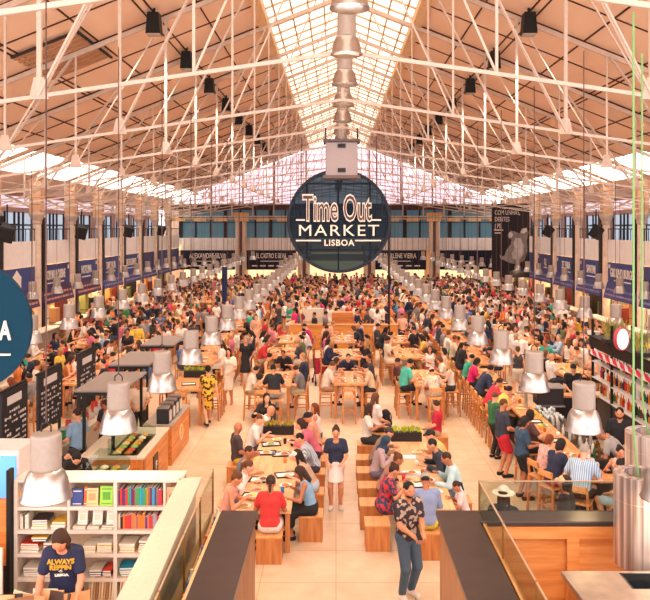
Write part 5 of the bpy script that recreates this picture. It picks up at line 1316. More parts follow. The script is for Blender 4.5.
P(6.05, 16.2, 155, 'hold', 'bearded barman in black polo shirt behind the right bar', sex='m', top=('tee', '#221f24'), bottom=('trousers', '#2b2726'), hair=('short', 'black'), beard=1, sc=1.04)
P(5.85, 15.4, 60, 'bend', 'barman in grey tee bending over the right bar', sex='m', top=('tee', '#a8a09c'), bottom=('trousers', '#2b2726'), hair=('short', 'chestnut'))
PX(573, 366, 1.68, 175, 'hold', 'person in black polo shirt and black cap standing right of the bar', sex='m', top=('tee', '#1f1b1f'), bottom=('trousers', '#2b2726'), hair=('cap', '#1c181a'))
# high tables in the middle, second row
def htable_px(px, d, where, **k): hightable((px - CX) * d / F, d, where, **k)
P(-2.55, 22.3, -85, 'sit_high_eat', 'person in cream tee seated at left high table behind the herb planter', sex='m', top=('tee', '#efe0cc'), bottom=('shorts', '#a88a60'), hair=('short', 'black'))
P(-1.75, 21.55, 10, 'sit_high_lean', 'person in black tee and striped trousers with back turned at left high table', sex='f', top=('tee', '#1f1c22'), bottom=('trousers', '#4a587a', 'stripes'), hair=('short', 'black'))
P(-.98, 22.4, 85, 'sit_high_eat', 'person in grey tee and camouflage shorts seated at left high table', sex='m', top=('tee', '#7a7472'), bottom=('shorts', '#a89a78', 'floral'), hair=('grey', 'brown'))
P(-.95, 23.6, 85, 'sit_high_talk', 'person in dark blue shirt and glasses seated at left high table', sex='m', top=('tee', '#2a3048'), bottom=('shorts', '#333'), hair=('short', 'blond'))
table(-1.78, 23.1, .9, 2.2, 1.03, 'high wooden table with food directly behind the herb planter', 'middle high tables')
for x, y, f in ((-2.5, 22.3, -85), (-1.75, 21.55, 0), (-1.05, 22.4, 90), (-1.05, 23.6, 90), (-2.5, 23.6, -90), (-2.1, 21.5, 0)): stool(x, y, f, 'orange wooden bar stool at left high table behind herb planter')
for i in range(8): plate(-1.98 + .4 * (i % 2), 22.3 + .45 * (i // 2), 1.03, i)
P(-2.45, 24.4, -90, 'sit_high_lean', 'person in brown tank top stretching an arm over the left high table', sex='m', top=('tank', '#5a3a2a'), bottom=('shorts', '#333'), hair=('short', 'black'))
P(-1.7, 25.6, 170, 'sit_high_lean', 'person in black tee at the far end of the left high table', sex='m', top=('tee', '#221f28'), bottom=('shorts', '#333'), hair=('short', 'brown'))
stool(-1.7, 25.6, 180, 'orange wooden bar stool at the far end of left high table')
table(.38, 23.3, .9, 2.0, 1.03, 'high wooden table in the centre behind the walking woman', 'middle high tables')
P(-.32, 22.6, -80, 'sit_high_eat', 'person in cream tee with grey hair on left of the central high table', sex='m', top=('tee', '#ead9c4'), bottom=('shorts', '#b88a6a'), hair=('grey', 'chestnut'))
P(1.08, 22.6, 85, 'sit_high_eat', 'person in sand tee and dark shorts on right of the central high table', sex='m', top=('tee', '#e0c09a'), bottom=('shorts', '#2a2226'), hair=('short', 'black'))
P(-.3, 23.7, -90, 'sit_high_lean', 'person in grey top at the far left of the central high table', sex='f', top=('tee', '#b8a8a0'), bottom=('shorts', '#333'), hair=('bob', 'brown'))
P(1.1, 23.7, 92, 'sit_high_talk', 'person in charcoal tee at the far right of the central high table', sex='m', top=('tee', '#4a4040'), bottom=('shorts', '#333'), hair=('short', 'brown'))
P(.4, 24.9, 180, 'sit_high_lean', 'person in navy tee at the head of the central high table', sex='m', top=('tee', '#2a3048'), bottom=('shorts', '#333'), hair=('short', 'black'))
for x, y, f in ((-.3, 22.6, -90), (1.06, 22.6, 90), (-.3, 23.7, -90), (1.06, 23.7, 90), (.4, 24.9, 180), (.38, 21.9, 0)): stool(x, y, f, 'orange wooden bar stool at the central high table')
for i in range(7): plate(.2 + .38 * (i % 2), 22.6 + .45 * (i // 2), 1.03, i + 1)
table(2.75, 23.3, .9, 2.4, 1.03, 'high wooden table right of centre behind the crimson polo shirt', 'middle high tables')
P(1.98, 22.5, -75, 'sit_high_eat', 'person in turquoise tee seated on left of the right high table', sex='m', top=('tee', '#52bfa8'), bottom=('shorts', '#1f1c22'), hair=('short', 'black'), sc=1.05)
P(1.9, 23.5, -90, 'sit_high_lap', 'person in dark maroon tee behind the turquoise one', sex='m', top=('tee', '#5a3038'), bottom=('shorts', '#333'), hair=('short', 'brown'))
P(2.85, 21.9, 10, 'sit_high_lean', 'person in pale flowered blouse with back turned at right high table', sex='f', top=('tee', '#d8c0a8', 'floral'), bottom=('shorts', '#c8b8a8'), hair=('cap', '#c9b090'))
P(3.45, 22.7, 80, 'sit_high_talk', 'person in white top with olive strap at right high table', sex='f', top=('tank', '#efe0d0'), bottom=('shorts', '#333'), hair=('long', 'blond'))
P(3.45, 23.9, 90, 'sit_high_eat', 'person in cream shirt at the far right of right high table', sex='f', top=('tee', '#e8d4bc'), bottom=('shorts', '#333'), hair=('bob', 'chestnut'))
for x, y, f in ((2.02, 22.5, -85), (2.02, 23.5, -90), (2.85, 21.8, 0), (3.48, 22.7, 90), (3.48, 23.9, 90)): stool(x, y, f, 'orange wooden bar stool at the right high table')
for i in range(8): plate(2.55 + .4 * (i % 2), 22.5 + .45 * (i // 2), 1.03, i + 3)
# push chair and backpacks
def backpack(x, y, z, c, lab, rz=0):
    r = empty('backpack', (x, y, z), rz, lab, 'backpack')
    P_, Q_ = sdf_mesh([('c', vec(0, 0, .12), vec(0, 0, .36), .13, .11), ('c', vec(-.06, 0, .1), vec(.06, 0, .1), .12, .12), ('c', vec(0, .1, .1), vec(0, .1, .2), .07, .06)], .02)
    b = link('bag_body', npmesh('bag_body', P_, Q_, mat(c, .8)), r)
    for s in (-1, 1): MB().path([(s * .07, -.11, .4), (s * .08, -.17, .3), (s * .08, -.13, .08)], .014, 5).obj('strap', mat(c, .8), r)
backpack(1.28, 19.6, .46, '#221e24', 'black backpack resting behind the planter of the right table', .4); block(1.28, 19.6, 'wooden block stool carrying the black backpack')
backpack(-.62, 19.3, .46, '#4a2a28', 'dark brown round backpack beside the left planter', -.3); block(-.62, 19.3, 'wooden block stool carrying the dark brown backpack')
block(1.0, 19.15, 'wooden block stool under the person behind black backpack')
r = empty('push_chair', (-.55, 27.3, 0), .2, 'dark red folding push chair in the middle aisle', 'push chair')
for s in (-1, 1):
    MB().path([(s * .22, -.3, .1), (s * .22, .1, .6), (s * .22, .35, 1.0)], .015, 6).obj('frame_tube', darkm, r); MB().path([(s * .22, .3, .1), (s * .22, -.1, .62)], .015, 6).obj('frame_tube', darkm, r)
    for yy in (-.32, .3):
        w_ = MB().lathe([(.04, -.02), (.09, -.02), (.09, .02), (.04, .02)], 14).obj('wheel', black, r); w_.rotation_euler = (0, PI / 2, 0); w_.location = (s * .24, yy, .09)
MB().prism([(-.28, .42), (.02, .35), (.25, .85), (.18, .9), (-.02, .45), (-.26, .5)], -.2, .2, axis=0).obj('fabric_seat', mat('#a8283a', .8), r)
# ---------------------------------------------------------------- bars with stools
def bar(x, y0, y1, w, h, lab, front='#e0a060', both=True, grp='bar counters'):
    FOOT.append((x - w/2 - .9, x + w/2 + .9, y0 - .2, y1 + .2)); r = empty('bar_counter', (x, (y0 + y1) / 2, 0), 0, lab, 'counter', grp); L = (y1 - y0) / 2
    MB().box(-w/2, w/2, -L, L, h - .07, h).obj('countertop', oaky, r)
    MB().box(-w/2 + .16, w/2 - .16, -L + .1, L - .1, 0, h - .07).obj('counter_body', mat('#33261f', .6), r)
    return r
for k, (a, b) in enumerate(((25.6, 33.2), (34.4, 42.0), (43.2, 50.8), (52.0, 59.6))):
    for s in (-1, 1):
        x = 4.75 * s + .15; nm = 'left' if s < 0 else 'right'; w_ = '%s %s bar' % (NUM[k + 1], nm)
        bar(x, a, b, .95, 1.03, 'long wooden bar counter %s of the aisle, %s from front' % (nm, NUM[k + 1]))
        n_ = 10
        for i in range(n_):
            yy = a + .4 + i * (b - a - .8) / (n_ - 1)
            sitter(x - .68, yy, -90, 'high', w_, .95); sitter(x + .68, yy, 90, 'high', w_, .9)
            if k < 2 and rp.random() < .8: plate(x + rp.uniform(-.25, .25), yy, 1.03, i, False)
# near right bar : counter with equipment
r = bar(4.72, 14.05, 24.6, .52, 1.06, 'long near right bar with timber top and dark front')
MB().box(-.42, 1.6, -5.6, -5.28, .99, 1.06).obj('end_top', oaky, r); MB().box(-.26, 1.45, -5.5, -5.3, 0, .99).obj('end_front', mat('#2b2320', .6), r)
o = MB().box(5.6, 6.9, 20.1, 20.4, 0, 1.12).obj('cross_counter', mat('#2a2422', .6)); tag(o, 'dark cross counter with timber rail behind the near right bar', 'counter'); MB().box(5.55, 6.95, 20.05, 20.45, 1.12, 1.17).obj('rail', oak, o)
o = MB().box(5.02, 5.6, 15.2, 19.6, .02, .95).obj('back_bench', mat('#2f2a2a', .4)); tag(o, 'dark steel work bench inside the near right bar', 'bench')
rr = random.Random(9)
for i in range(26):
    x = 5.12 + .11 * (i % 4); y = 15.4 + .42 * (i // 4) + rr.uniform(-.05, .05); h = rr.uniform(.22, .3); c, cn = rr.choice([('#6b4a2c', 'brown'), ('#c8c4bc', 'clear'), ('#3a5a3a', 'green'), ('#b8b0a8', 'frosted'), ('#e8dcc8', 'pale')])
    o = MB().lathe([(0, 0), (.035, 0), (.036, h * .6), (.013, h * .75), (.013, h), (0, h)], 10).obj('bottle', mat(c, .2)); o.location = (x, y, .95); tag(o, '%s bottle on the work bench inside the right bar' % cn, 'bottle', 'bottles in the right bar')
r = empty('beer_tap', (4.8, 19.2, 1.06), 0, 'chrome beer tap column on the near right bar', 'tap')
MB().tube((0, 0, 0), (0, 0, .4), .04).obj('tap_column', alu, r); MB().tube((-.25, 0, .4), (.25, 0, .4), .045).obj('tap_bar', alu, r)
for q in (-.18, 0, .18): MB().tube((q, 0, .4), (q, -.05, .55), .015).obj('tap_handle', black, r)
r = empty('coffee_machine', (5.55, 19.9, .95), 0, 'black and steel coffee machine in the right bar', 'machine')
MB().box(-.35, .35, -.25, .2, .05, .5).obj('machine_body', mat('#3a3436', .3, metal=.4), r, bev=.03); MB().box(-.38, .38, -.3, .25, .5, .54).obj('cup_tray', alu, r); MB().box(-.33, .33, -.4, -.25, .05, .08).obj('drip_tray', alu, r)
for i in range(9):
    c, cn = [('#c8a06a', 'straw'), ('#d8473f', 'red'), ('#e8dcc8', 'cream')][i % 3]; x = 4.62 + .12 * (i % 3) ; y = 14.2 + .25 * (i // 3)
    o = MB().lathe([(0, 0), (.05, 0), (.06, .12), (.05, .16), (.045, .16), (.05, .11), (.04, .01), (0, .01)], 12).obj('food_jar', mat(c, .4)); o.location = (x, y, 1.06); tag(o, '%s jar on the near corner of the right bar' % cn, 'jar', 'jars on the right bar')
r = empty('food_basket', (5.4, 13.98, 1.06), 0, 'wicker basket with red cloth on the near end of the right bar', 'basket')
MB().lathe([(0, 0), (.2, 0), (.26, .14), (.24, .14), (.18, .02), (0, .02)], 18).obj('basket', mat('#b8834a', .8, noise=.3, scale=60), r)
q = sdf_mesh([('c', vec(-.1, 0, .12), vec(.1, .03, .13), .09, .07), ('c', vec(.2, 0, .1), vec(.34, 0, .06), .08, .05)], .02); link('red_cloth', npmesh('red_cloth', *q, mat('#d8364a', .8)), r)
rr = random.Random(14)
for i in range(30):
    y = 14.9 + i * .32; x = 4.72 + rr.uniform(-.15, .16)
    q = rr.random()
    if q < .35: plate(x, y, 1.06, rr.randrange(6))
    elif q < .75: cup(x, y, 1.06, *rr.choice([('#e8c04a', 'yellow'), ('#f0e8e0', 'white'), ('#b8642f', 'amber'), ('#3a2a28', 'dark')]))
    else: tray(x, y, 1.06, rr.uniform(-.2, .2), w=.36, l=.26)
for i in range(34):
    if rr.random() < .4: continue
    x = 5.12 + .12 * (i % 4) + rr.uniform(-.03, .03); y = 18.2 + .16 * (i // 4) + rr.uniform(-.04, .04)
    cup(x, y, .95, '#cfd4d4', 'clear glass')
# right back bar frame with shelves, planters and bottles
r = empty('back_bar', (7.6, 18.6, 0), 0, 'black framed back bar with bottle shelves and planters on the right', 'shelving')
for yy in (-4.4, -2.9, -1.4, .1, 1.6, 3.1):
    MB().box(-.3, -.24, yy - .03, yy + .03, 0, 3.0).obj('post', black, r); MB().box(.24, .3, yy - .03, yy + .03, 0, 3.0).obj('post', black, r)
for z in (.9, 1.35, 1.8): MB().box(-.3, .3, -4.45, 3.15, z, z + .03).obj('shelf', mat('#d8d0c8', .3), r)
MB().box(-.34, .34, -4.5, 3.2, 2.22, 2.5).obj('fascia', mat('#1d1a1c', .5), r); MB().box(-.38, .34, -4.5, 3.2, 2.5, 2.54).obj('top_rail', black, r)
MB().box(.2, .24, -4.4, 3.1, .9, 2.2).obj('glowing_back', emit('#e8ccb4', .35), r); MB().box(-.28, .26, -4.4, 3.1, 0, .88).obj('base_cabinet', mat('#3a3030', .5), r)  # panel behind the bottles emits faintly, imitating light on the shelves
m = MB()
for i in range(14):
    a = -4.3 + i * .52; m.prism([(a, 2.02), (a + .3, 2.06), (a + .42, 2.18), (a + .1, 2.15)], -.38, -.345, axis=0)
m.obj('red_bunting', mat('#d8304a', .6), r)
MB().box(-.37, -.34, -4.4, 3.0, 2.02, 2.16).obj('white_valance', mat('#f2e8e4', .6), r)
rr = random.Random(21)
for z in (.93, 1.38, 1.83):
    for i in range(44):
        y = 14.95 + i * .165 + rr.uniform(-.03, .03); c, cn = rr.choice([('#6b4a2c', 'brown'), ('#e8e4dc', 'clear'), ('#3a6a3a', 'green'), ('#c87a2a', 'amber'), ('#3a2a4a', 'dark violet'), ('#c8302f', 'red')]); h = rr.uniform(.2, .3)
        k = ('bt', c, round(h, 1))
        if k not in MC: MC[k] = MB().lathe([(0, 0), (.038, 0), (.04, h * .6), (.014, h * .78), (.014, h), (0, h)], 10).mesh('bottle', mat(c, .2))
        o = link('bottle', MC[k]); o.location = (7.5, y - .6, z); tag(o, '%s bottle on the %s shelf of the back bar' % (cn, {.93: 'lowest', 1.38: 'middle', 1.83: 'upper'}[z]), 'bottle', 'back bar bottles')
for i, y in enumerate((15.2, 16.9, 18.8, 20.9)): planter(7.45, y - .6, 2.54, .6, 'spiky green plant trailing on top of the back bar', '#a39a4c', d=.4, h=.1, leafh=.55, cat='plant', seed=10 + i)
r = empty('round_lamp_sign', (6.95, 18.5, 2.9), 0, 'oval white lit sign with red rim over the back bar', 'sign')
m = MB().lathe([(.001, -.04), (.25, -.04), (.25, .04), (.001, .04)], 32).obj('face', emit('#eef0f4', .9), r); m.rotation_euler = (PI / 2, 0, .4); m.scale = (.75, 1, 1.0)
m = MB().lathe([(.25, -.05), (.28, -.05), (.28, .05), (.25, .05), (.25, -.05)], 32).obj('rim', mat('#d8505a', .5), r); m.rotation_euler = (PI / 2, 0, .4); m.scale = (.75, 1, 1)
# ---------------------------------------------------------------- left kiosk
r = empty('kiosk_counter', (-4.2, 18.9, 0), 0, 'orange timber kiosk counter with round emblem, farther of the two', 'counter')
MB().box(-.3, .33, -1.0, 1.1, 0, .92).obj('timber_front', wood('#dc8c46', '#c06c2c', 1, .7), r); MB().box(-.35, .36, -1.03, 1.13, .92, .96).obj('countertop', mat('#a89888', .35), r)
m = MB(); m.lathe([(.16, -.01), (.2, -.01), (.2, .01), (.16, .01), (.16, -.01)], 24); q = m.obj('round_emblem', mat('#e8c89a', .5), r); q.rotation_euler = (0, PI / 2, 0); q.location = (.335, .1, .5)
r = empty('kiosk_counter', (-4.25, 16.3, 0), 0, 'orange timber kiosk counter with dark notice, nearer of the two', 'counter')
MB().box(-.9, .35, -.95, 1.35, 0, .93).obj('timber_front', wood('#dc8c46', '#c06c2c', 1, .7), r); MB().box(-.95, .38, -1.0, 1.38, .93, .97).obj('countertop', mat('#d8c4ac', .35), r)
MB().box(.35, .37, -.1, .3, .25, .72).obj('dark_notice', mat('#3a2c28', .5), r); text('F', .25, mat('#e8d8c0', .5), (.375, .1, .48), (PI/2, 0, PI/2), r, name='notice_mark')
MB().box(.345, .36, -.93, -.75, .1, .9).obj('end_plank', wood('#b86a30', '#8a4a1c', 2), r)
r = empty('kiosk_counter', (-4.6, 13.9, 0), 0, 'low timber counter with slanted glass food display at kiosk front', 'counter')
MB().box(-.9, .35, -1.2, 1.1, 0, .85).obj('timber_front', wood('#dc8c46', '#c06c2c', 1, .7), r); MB().box(-.95, .38, -1.25, 1.12, .85, .89).obj('countertop', mat('#d8c4ac', .35), r)
def display(x, y, z, L, lab, seed=1):
    r = empty('glass_display_case', (x, y, z), 0, lab, 'display case')
    MB().box(-.3, .3, -L/2, L/2, 0, .05).obj('display_base', mat('#d8ccc0', .4), r)
    m = MB(); m.prism([(-.3, .05), (.3, .05), (.3, .2), (-.1, .38), (-.3, .38)], -L/2, L/2, axis=1); m.obj('glass_cover', glass('#e6f0ea', .2), r)
    rr = random.Random(seed)
    for i in range(int(L / .22)):
        for j in (-.15, .08):
            m = MB(); m.lathe([(0, .06), (.08, .02), (.09, 0), (0, 0)], 9, (j, -L/2 + .15 + i * .22, .055)); m.obj('pastry', mat(rr.choice(['#d89a4a', '#e8c88a', '#b8642f', '#9ab85a', '#e8dcc8', '#d8503a']), .6), r)
display(-4.35, 13.9, .89, 2.1, 'slanted glass display of food on the near kiosk counter'); display(-4.3, 16.1, .97, 1.6, 'glass display case of pastries on the nearer orange counter', 4)
for i, y in enumerate((18.1, 18.5, 18.9, 19.3)):
    r = empty('espresso_machine' if i == 0 else 'coffee_grinder', (-4.1, y, .96), 0, 'dark coffee machine' if 0 else ['black espresso machine with steel top on the farther kiosk counter', 'black coffee grinder beside the espresso machine', 'black blender jug on the farther kiosk counter', 'dark display stand at the end of the farther kiosk counter'][i], 'machine')
    MB().box(-.15, .15, -.14, .14, 0, .36).obj('machine_body', mat('#2c2a2e', .35), r, bev=.02); MB().box(-.13, .13, -.12, .12, .36, .40).obj('top_plate', alu, r); MB().box(.15, .17, -.1, .1, .06, .3).obj('front_plate', mat('#c8c0b8', .4), r)
rr = random.Random(33)
kinds = [('white', '#efe6da'), ('cream', '#e8cfa8'), ('black', '#2a2628'), ('green', '#3f8a58'), ('steel', '#b8b0a8'), ('blue', '#4a7fb0'), ('red', '#c8402f')]
for i in range(44):
    x = rr.uniform(-6.25, -5.9); y = 12.6 + i * .19; n_, c = rr.choice(kinds); h = rr.uniform(.1, .3); rad = rr.uniform(.06, .13)
    o = MB().lathe([(0, 0), (rad * .8, 0), (rad, h * .5), (rad * .9, h), (rad * .8, h), (rad * .85, h * .5), (0, .02)], 14).obj('container', mat(c, .4)); o.location = (x, y, .92); tag(o, '%s container on the kiosk work bench' % n_, 'container', 'kiosk containers')
o = MB().box(-6.35, -5.8, 12.2, 21.0, .0, .92).obj('kiosk_bench', mat('#c9b8a4', .4)); tag(o, 'pale work bench in the middle of the left kiosk', 'bench')
for i, (x, y, l, w_) in enumerate(((-4.92, 16.75, 2.05, 1.0), (-5.1, 19.7, 2.0, 1.0), (-5.15, 22.8, 1.9, .95))):
    r = empty('kiosk_canopy', (x, y, 0), 0, 'grey flat canopy on black posts over the kiosk, %s from the front' % NUM[i], 'canopy', 'kiosk canopies')
    MB().box(-w_/2, w_/2, -l/2, l/2, 2.2, 2.24).obj('canopy_sheet', mat('#8f8076', .5), r)
    for a in (-1, 1):
        MB().box(a * w_ * .3 - .03, a * w_ * .3 + .03, -l/2, -l/2 + .06, 0, 2.2).obj('post', black, r)
        MB().box(-w_/2, w_/2, a * l/2 - .03, a * l/2 + .03, 2.14, 2.2).obj('cross_bar', black, r)
chalk = mat('#cfc4bc', .7); board = mat('#272124', .7)
for i, (y0, y1, zz, zb) in enumerate(((14.55, 15.75, 2.42, 1.2), (16.35, 17.75, 2.42, 1.2), (18.9, 20.2, 2.42, 1.0))):
    r = empty('menu_board', (-6.42, (y0 + y1) / 2, zb), 0, 'black chalk menu board hanging in the kiosk, %s from the front' % NUM[i], 'menu board', 'menu boards')
    L = (y1 - y0); H = zz - zb
    MB().box(-.03, .03, -L/2, L/2, 0, H).obj('board', board, r)
    MB().box(-.045, -.0, -L/2 - .03, L/2 + .03, H, H + .04).obj('frame', black, r)
    for k in (-1, 1): MB().box(-.03, .03, k * L * .42 - .02, k * L * .42 + .02, -zb, 0).obj('post', black, r)
    MB().cbox(.035, -.05, H - .2, .008, L * .55, .16).obj('chalk_panel', chalk, r)
    m = MB(); rr = random.Random(i)
    for q in range(7):
        z = H - .42 - q * .11
        if z < .08: break
        [m.cbox(.035, -L * .38 + k * L * .085, z, .008, rr.uniform(.03, .085), rr.uniform(.02, .06)) for k in range(10) if rr.random() < .7]
    m.obj('chalk_lines', chalk, r)
# white angled shelves left of the kiosk at the wall counter
o = MB().box(-12.4, -12.2, 24.3, 31, 0, 1.15).obj('stall_partition', mat('#d8a888', .5)); tag(o, 'tall pinkish counter partition in front of the left wall stalls', 'partition')
# ---------------------------------------------------------------- central island
o = empty('service_island', (.3, 36.5, 0), 0, 'orange timber service island in the middle of the hall', 'counter')
MB().box(-2.4, 2.5, -1.6, -1.5, 0, 1.12).obj('front_panel', wood('#e09a50', '#c87a34', 0, .6), o); MB().box(-2.45, 2.55, -1.65, -1.3, 1.12, 1.17).obj('countertop', oak, o)
for s in (-2.4, 2.4): MB().box(s - .0, s + .1, -1.5, 1.6, 0, 1.12).obj('side_panel', oaky, o)
MB().box(-.5, .5, -.6, .1, 0, 1.6).obj('cabinet', wood('#d88a42', '#b8642a', 0), o); MB().box(-1.9, -.9, -.2, .1, .9, 1.75).obj('shelf_unit', mat('#e8d4bc', .5), o)
for i in range(9): stander(-2.0 + i * .5, 36.0 + rp.uniform(-.6, 1.3), rp.uniform(0, 360), 'inside service island')
o = MB().tube((2.43, 34.9, 0), (2.43, 34.9, 5.5), .05).obj('thin_post', darkm); tag(o, 'thin dark mast at the corner of the service island', 'post')
o = MB().tube((-6.3, 43.0, 0), (-6.3, 43.0, 3.4), .16).obj('blue_totem', mat('#22305a', .5)); tag(o, 'dark blue slim totem among the crowd on the left', 'totem')
# ---------------------------------------------------------------- tables on both outer fields and far centre
def field(xs, ys, nm):
    for i, x in enumerate(xs):
        for j, y in enumerate(ys):
            hightable(x + rp.uniform(-.1, .1), y + rp.uniform(-.2, .2), '%s %s tables, row %s' % (['inner', 'outer', 'right'][i] if len(xs) < 3 else ['left', 'centre', 'right'][i], nm, NUM[j]), l=2.2, n=3, occ=.97)
field([-7.6, -10.2], [23.2 + 3.5 * k for k in range(10)], 'left')
field([7.6, 10.3], [24.6 + 3.5 * k for k in range(10)], 'right')
field([-1.9, .3, 2.5], [27.9, 31.4], 'middle')
field([-2.0, .3, 2.6], [41.5 + 3.6 * k for k in range(6)], 'far middle')
field([-9.0], [16.6, 19.8], 'kiosk side')
# kiosk side tables with the planter left of the flowered dress
table(-4.3, 22.6, 1.0, 2.2, 1.03, 'high wooden table with black planter beyond the kiosk', 'middle high tables'); planter(-4.3, 23.3, 1.03, .7, 'black planter with yellow green leaves beyond the kiosk', '#a8b040', seed=5)
tray(-4.3, 22.2, 1.03, .2)
for x, y, f in ((-3.6, 22.2, 90), (-3.6, 22.9, 90), (-5.0, 22.5, -90), (-4.3, 21.2, 0)): stool(x, y, f, 'orange wooden bar stool at the table beyond the kiosk')
# people on foot
rq = random.Random(77); FOOT += [(-2.9, 3.0, 34.6, 38.4), (-12.8, -11.9, 24, 31.3), (-6.6, -3.7, 12, 24), (4.2, 8.1, 12, 25), (-13.3, -12.6, 22, 64), (12.95, 13.6, 22, 64)]
def scatter(n, x0, x1, y0, y1, where):
    for i in range(n):
        for t in range(60):
            x, y = rq.uniform(x0, x1), rq.uniform(y0, y1)
            if any(a < x < b and c < y < d for a, b, c, d in FOOT) or any((p['x'] - x)**2 + (p['y'] - y)**2 < .2 for p in PEOPLE): continue
            stander(x, y, rq.uniform(0, 360), where); break
scatter(5, -3.7, -3.1, 26, 36, 'left aisle'); scatter(5, 3.0, 3.6, 26, 36, 'right aisle')
scatter(6, 3.0, 3.6, 24, 30, 'right aisle'); scatter(26, 5.8, 9.0, 24, 42, 'right of bars'); scatter(26, -9.0, -5.8, 24, 42, 'left of bars')
scatter(34, 9.0, 12.6, 24, 60, 'by right stalls'); scatter(34, -12.4, -9.0, 24, 60, 'by left stalls')
scatter(4, -13.0, -12.6, 20, 24, 'left partition')
scatter(190, -12.5, 12.8, 57, 66, 'by end wall')
scatter(330, -12.5, 12.8, 38, 60, 'far half')
scatter(8, 8.3, 9.7, 19, 24, 'beside back bar'); scatter(6, -11.5, -8, 21, 24, 'near left tables')
# ---------------------------------------------------------------- realise people
def shirt_print(o, p):
    S = skeleton(p['pose'], p['sex']); dy = S['up2']
    r = [c for c in o.children if c.name.startswith('shirt')][0]
    yl = mat('#c99a30', .6)
    ln = math.atan2(S['up2'][1], S['up2'][2]); pts = None
    pv = np.array([v.co for v in r.data.vertices])
    def proj(me, off):
        for v in me.vertices:
            c = S['chest'] + S['up2'] * (v.co.y + off) + vec(v.co.x, 0, 0)
            m_ = (abs(pv[:, 0] - c[0]) < .03) & (abs(pv[:, 2] - c[2]) < .03) & (pv[:, 1] > -.02 + c[1])
            y = (pv[m_, 1].max() if m_.any() else c[1] + .12) + .008 + v.co.z
            v.co = (c[0], y, c[2])
    for t, off, s_, mm in (('ALWAYS', .035, .075, yl), ('REPPIN', -.03, .075, yl), ('*', -.10, .09, white), ('LISBOA', -.135, .045, white)):
        me = textmesh(t, s_, .001, .004, -1.0); me.materials.clear(); me.materials.append(mm); 
        bm = bmesh.new(); bm.from_mesh(me); bmesh.ops.triangulate(bm, faces=bm.faces); bmesh.ops.subdivide_edges(bm, edges=[e for e in bm.edges if e.calc_length() > .03], cuts=1); bm.to_mesh(me); bm.free()
        proj(me, off); link('shirt_lettering', me, r)
for p in PEOPLE: p['x'] = float(p['x']); p['y'] = float(p['y'])
PEOPLE = [p for p in PEOPLE if inframe(p['x'], p['y'])]
PEOPLE.sort(key=lambda p: p['y'])
print('people', len(PEOPLE), 'stools', len(STOOLS))
LIM = 300
for i, p in enumerate(PEOPLE[:LIM]):
    q = {k: v for k, v in p.items() if k not in ('beard', 'bust')}
    if 'sex' not in q: q['sex'] = 'm'; p['sex'] = 'm'
    if q['y'] > 13 and not q.get('sc'): q['sc'] = rp.uniform(.94, 1.05)
    o = person(**q)
    if p.get('beard'): beard(o, p['pose'], p['sex'], HAIRC['black'])
    if p.get('bust'): shirt_print(o, p)
# handbag / phone of the bearded person and the strap bags
o = MB().box(-.035, .035, -.07, .07, -.005, .005).obj('phone', black); o.rotation_euler = (.3, 0, .2)
S = skeleton('hero', 'm'); hp = Matrix.Rotation(math.radians(205), 3, 'Z') @ Vector((S['wr'][1] + vec(-.04, .11, .02)) * 1.02)
o.location = (1.09 + hp.x, 11.55 + hp.y, hp.z); tag(o, 'black phone held by the person in leaf patterned shirt', 'phone')
# the rest of the crowd as one object
FARP = {}
def crowd_rest(lst):
    V = []; Q = []; Cc = []; n = 0
    for p in lst:
        c, s = math.cos(math.radians(p['face'])), math.sin(math.radians(p['face'])); k = rp.uniform(.94, 1.05); sx_ = p.get('sex', 'm')
        parts = [('body', '', rp.choice(SKINC)), ('top', p['top'][0], p['top'][1])]
        if p['top'][0] != 'dress': parts.append(('bottom', p['bottom'][0], p['bottom'][1]))
        if p['hair'][0] != 'bald': parts.append(('hair', p['hair'][0], HAIRC.get(p['hair'][1], p['hair'][1])))
        for kd, st, col in parts:
            key = (kd, p['pose'], sx_, st, .045)
            if key not in FARP:
                vv = .045
                FARP[key] = (body_mesh(p['pose'], sx_, vv) if kd == 'body' else hair_mesh(p['pose'], sx_, st, .035) if kd == 'hair' else cloth_mesh(p['pose'], sx_, st, vv))
            a, b = FARP[key]
            if len(a) == 0: continue
            R_ = np.array([[c, -s, 0], [s, c, 0], [0, 0, 1]]); V.append((a * k) @ R_.T + vec(p['x'], p['y'], 0)); Q.append(b + n); n += len(a); Cc.append(np.tile((*lin(col), 1), (len(a), 1)))
    V = np.concatenate(V); Q = np.concatenate(Q); Cc = np.concatenate(Cc)
    m, nt, bs = newmat('crowd_cloth'); at = nt.nodes.new('ShaderNodeAttribute'); at.attribute_name = 'albedo'; nt.links.new(at.outputs['Color'], bs.inputs['Base Color']); bs.inputs['Roughness'].default_value = .8
    me = npmesh('crowd', V, Q, m)
    ca = me.color_attributes.new('albedo', 'FLOAT_COLOR', 'POINT'); ca.data.foreach_set('color', Cc.astype(np.float32).ravel())
    tag(link('crowd', me), 'dense distant crowd of visitors filling the far part of the hall', 'crowd', kind='stuff')
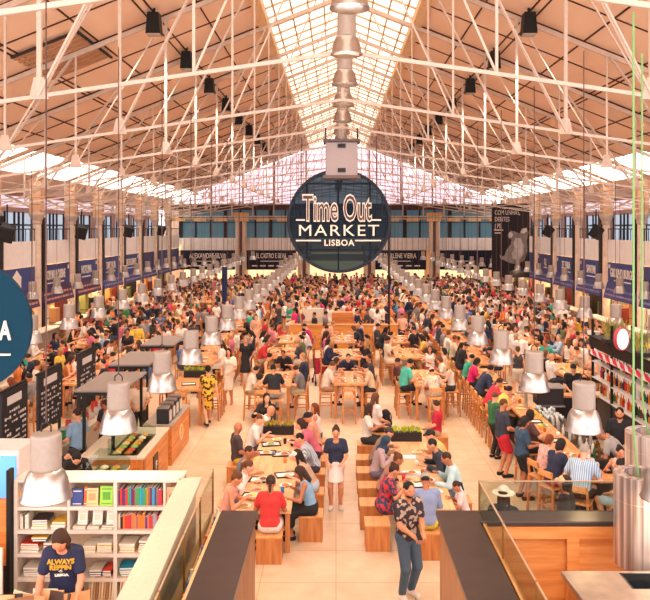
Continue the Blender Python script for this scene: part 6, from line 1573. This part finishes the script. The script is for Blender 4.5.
if len(PEOPLE) > LIM: crowd_rest(PEOPLE[LIM:])
build_stools()
settle_labels()
# ================================================================ light and camera
w = bpy.data.worlds.new('world'); SC.world = w; w.use_nodes = True
bg = w.node_tree.nodes['Background']; bg.inputs[0].default_value = (*lin('#fbf3f6'), 1); bg.inputs[1].default_value = 2.5
def area(name, loc, rot, sx_, sy_, e, c):
    l = bpy.data.lights.new(name, 'AREA'); l.shape = 'RECTANGLE'; l.size = sx_; l.size_y = sy_; l.energy = e; l.color = lin(c)
    o = bpy.data.objects.new(name, l); COL.objects.link(o); o.location = loc; o.rotation_euler = rot; return o
def spot(name, loc, e, c, ang=150, rad=.16, rot=(0, 0, 0)):
    l = bpy.data.lights.new(name, 'SPOT'); l.energy = e; l.color = lin(c); l.spot_size = math.radians(ang); l.spot_blend = .9; l.shadow_soft_size = rad
    o = bpy.data.objects.new(name, l); COL.objects.link(o); o.location = loc; o.rotation_euler = rot; return o
# the lamps of the hall: bells under the ridge and the floodlights below the slopes
for k in range(20): spot('ridge_lamp_light', (.17, 9.6 + 2.56 * k, CZ + 2.80), 270, '#fff4ea', 160)
for s in (-1, 1):
    for k in range(8): spot('floodlight_light', (AX + s * 5.15, 20.9 + BAY * k, CZ + 5.25), 800, '#fff4ea', 118, .25, (0, s * -.2, 0))
cam = bpy.data.cameras.new('camera'); cam.sensor_fit = 'HORIZONTAL'; cam.sensor_width = 36; cam.lens = F / 650 * 36
cam.shift_x = -(CX - 325) / 650; cam.shift_y = -(300 - HY) / 650; cam.clip_end = 300; cam.clip_start = .05
co = bpy.data.objects.new('camera', cam); COL.objects.link(co); co.location = (0, 0, CH); co.rotation_euler = (PI / 2, 0, 0); SC.camera = co
SC.view_settings.view_transform = 'Standard'; SC.view_settings.look = 'None'; SC.view_settings.exposure = 0.38; SC.view_settings.gamma = 1
SC.cycles.use_light_tree = True; SC.cycles.max_bounces = 7; SC.cycles.diffuse_bounces = 4; SC.cycles.transparent_max_bounces = 12; SC.cycles.sample_clamp_indirect = 4
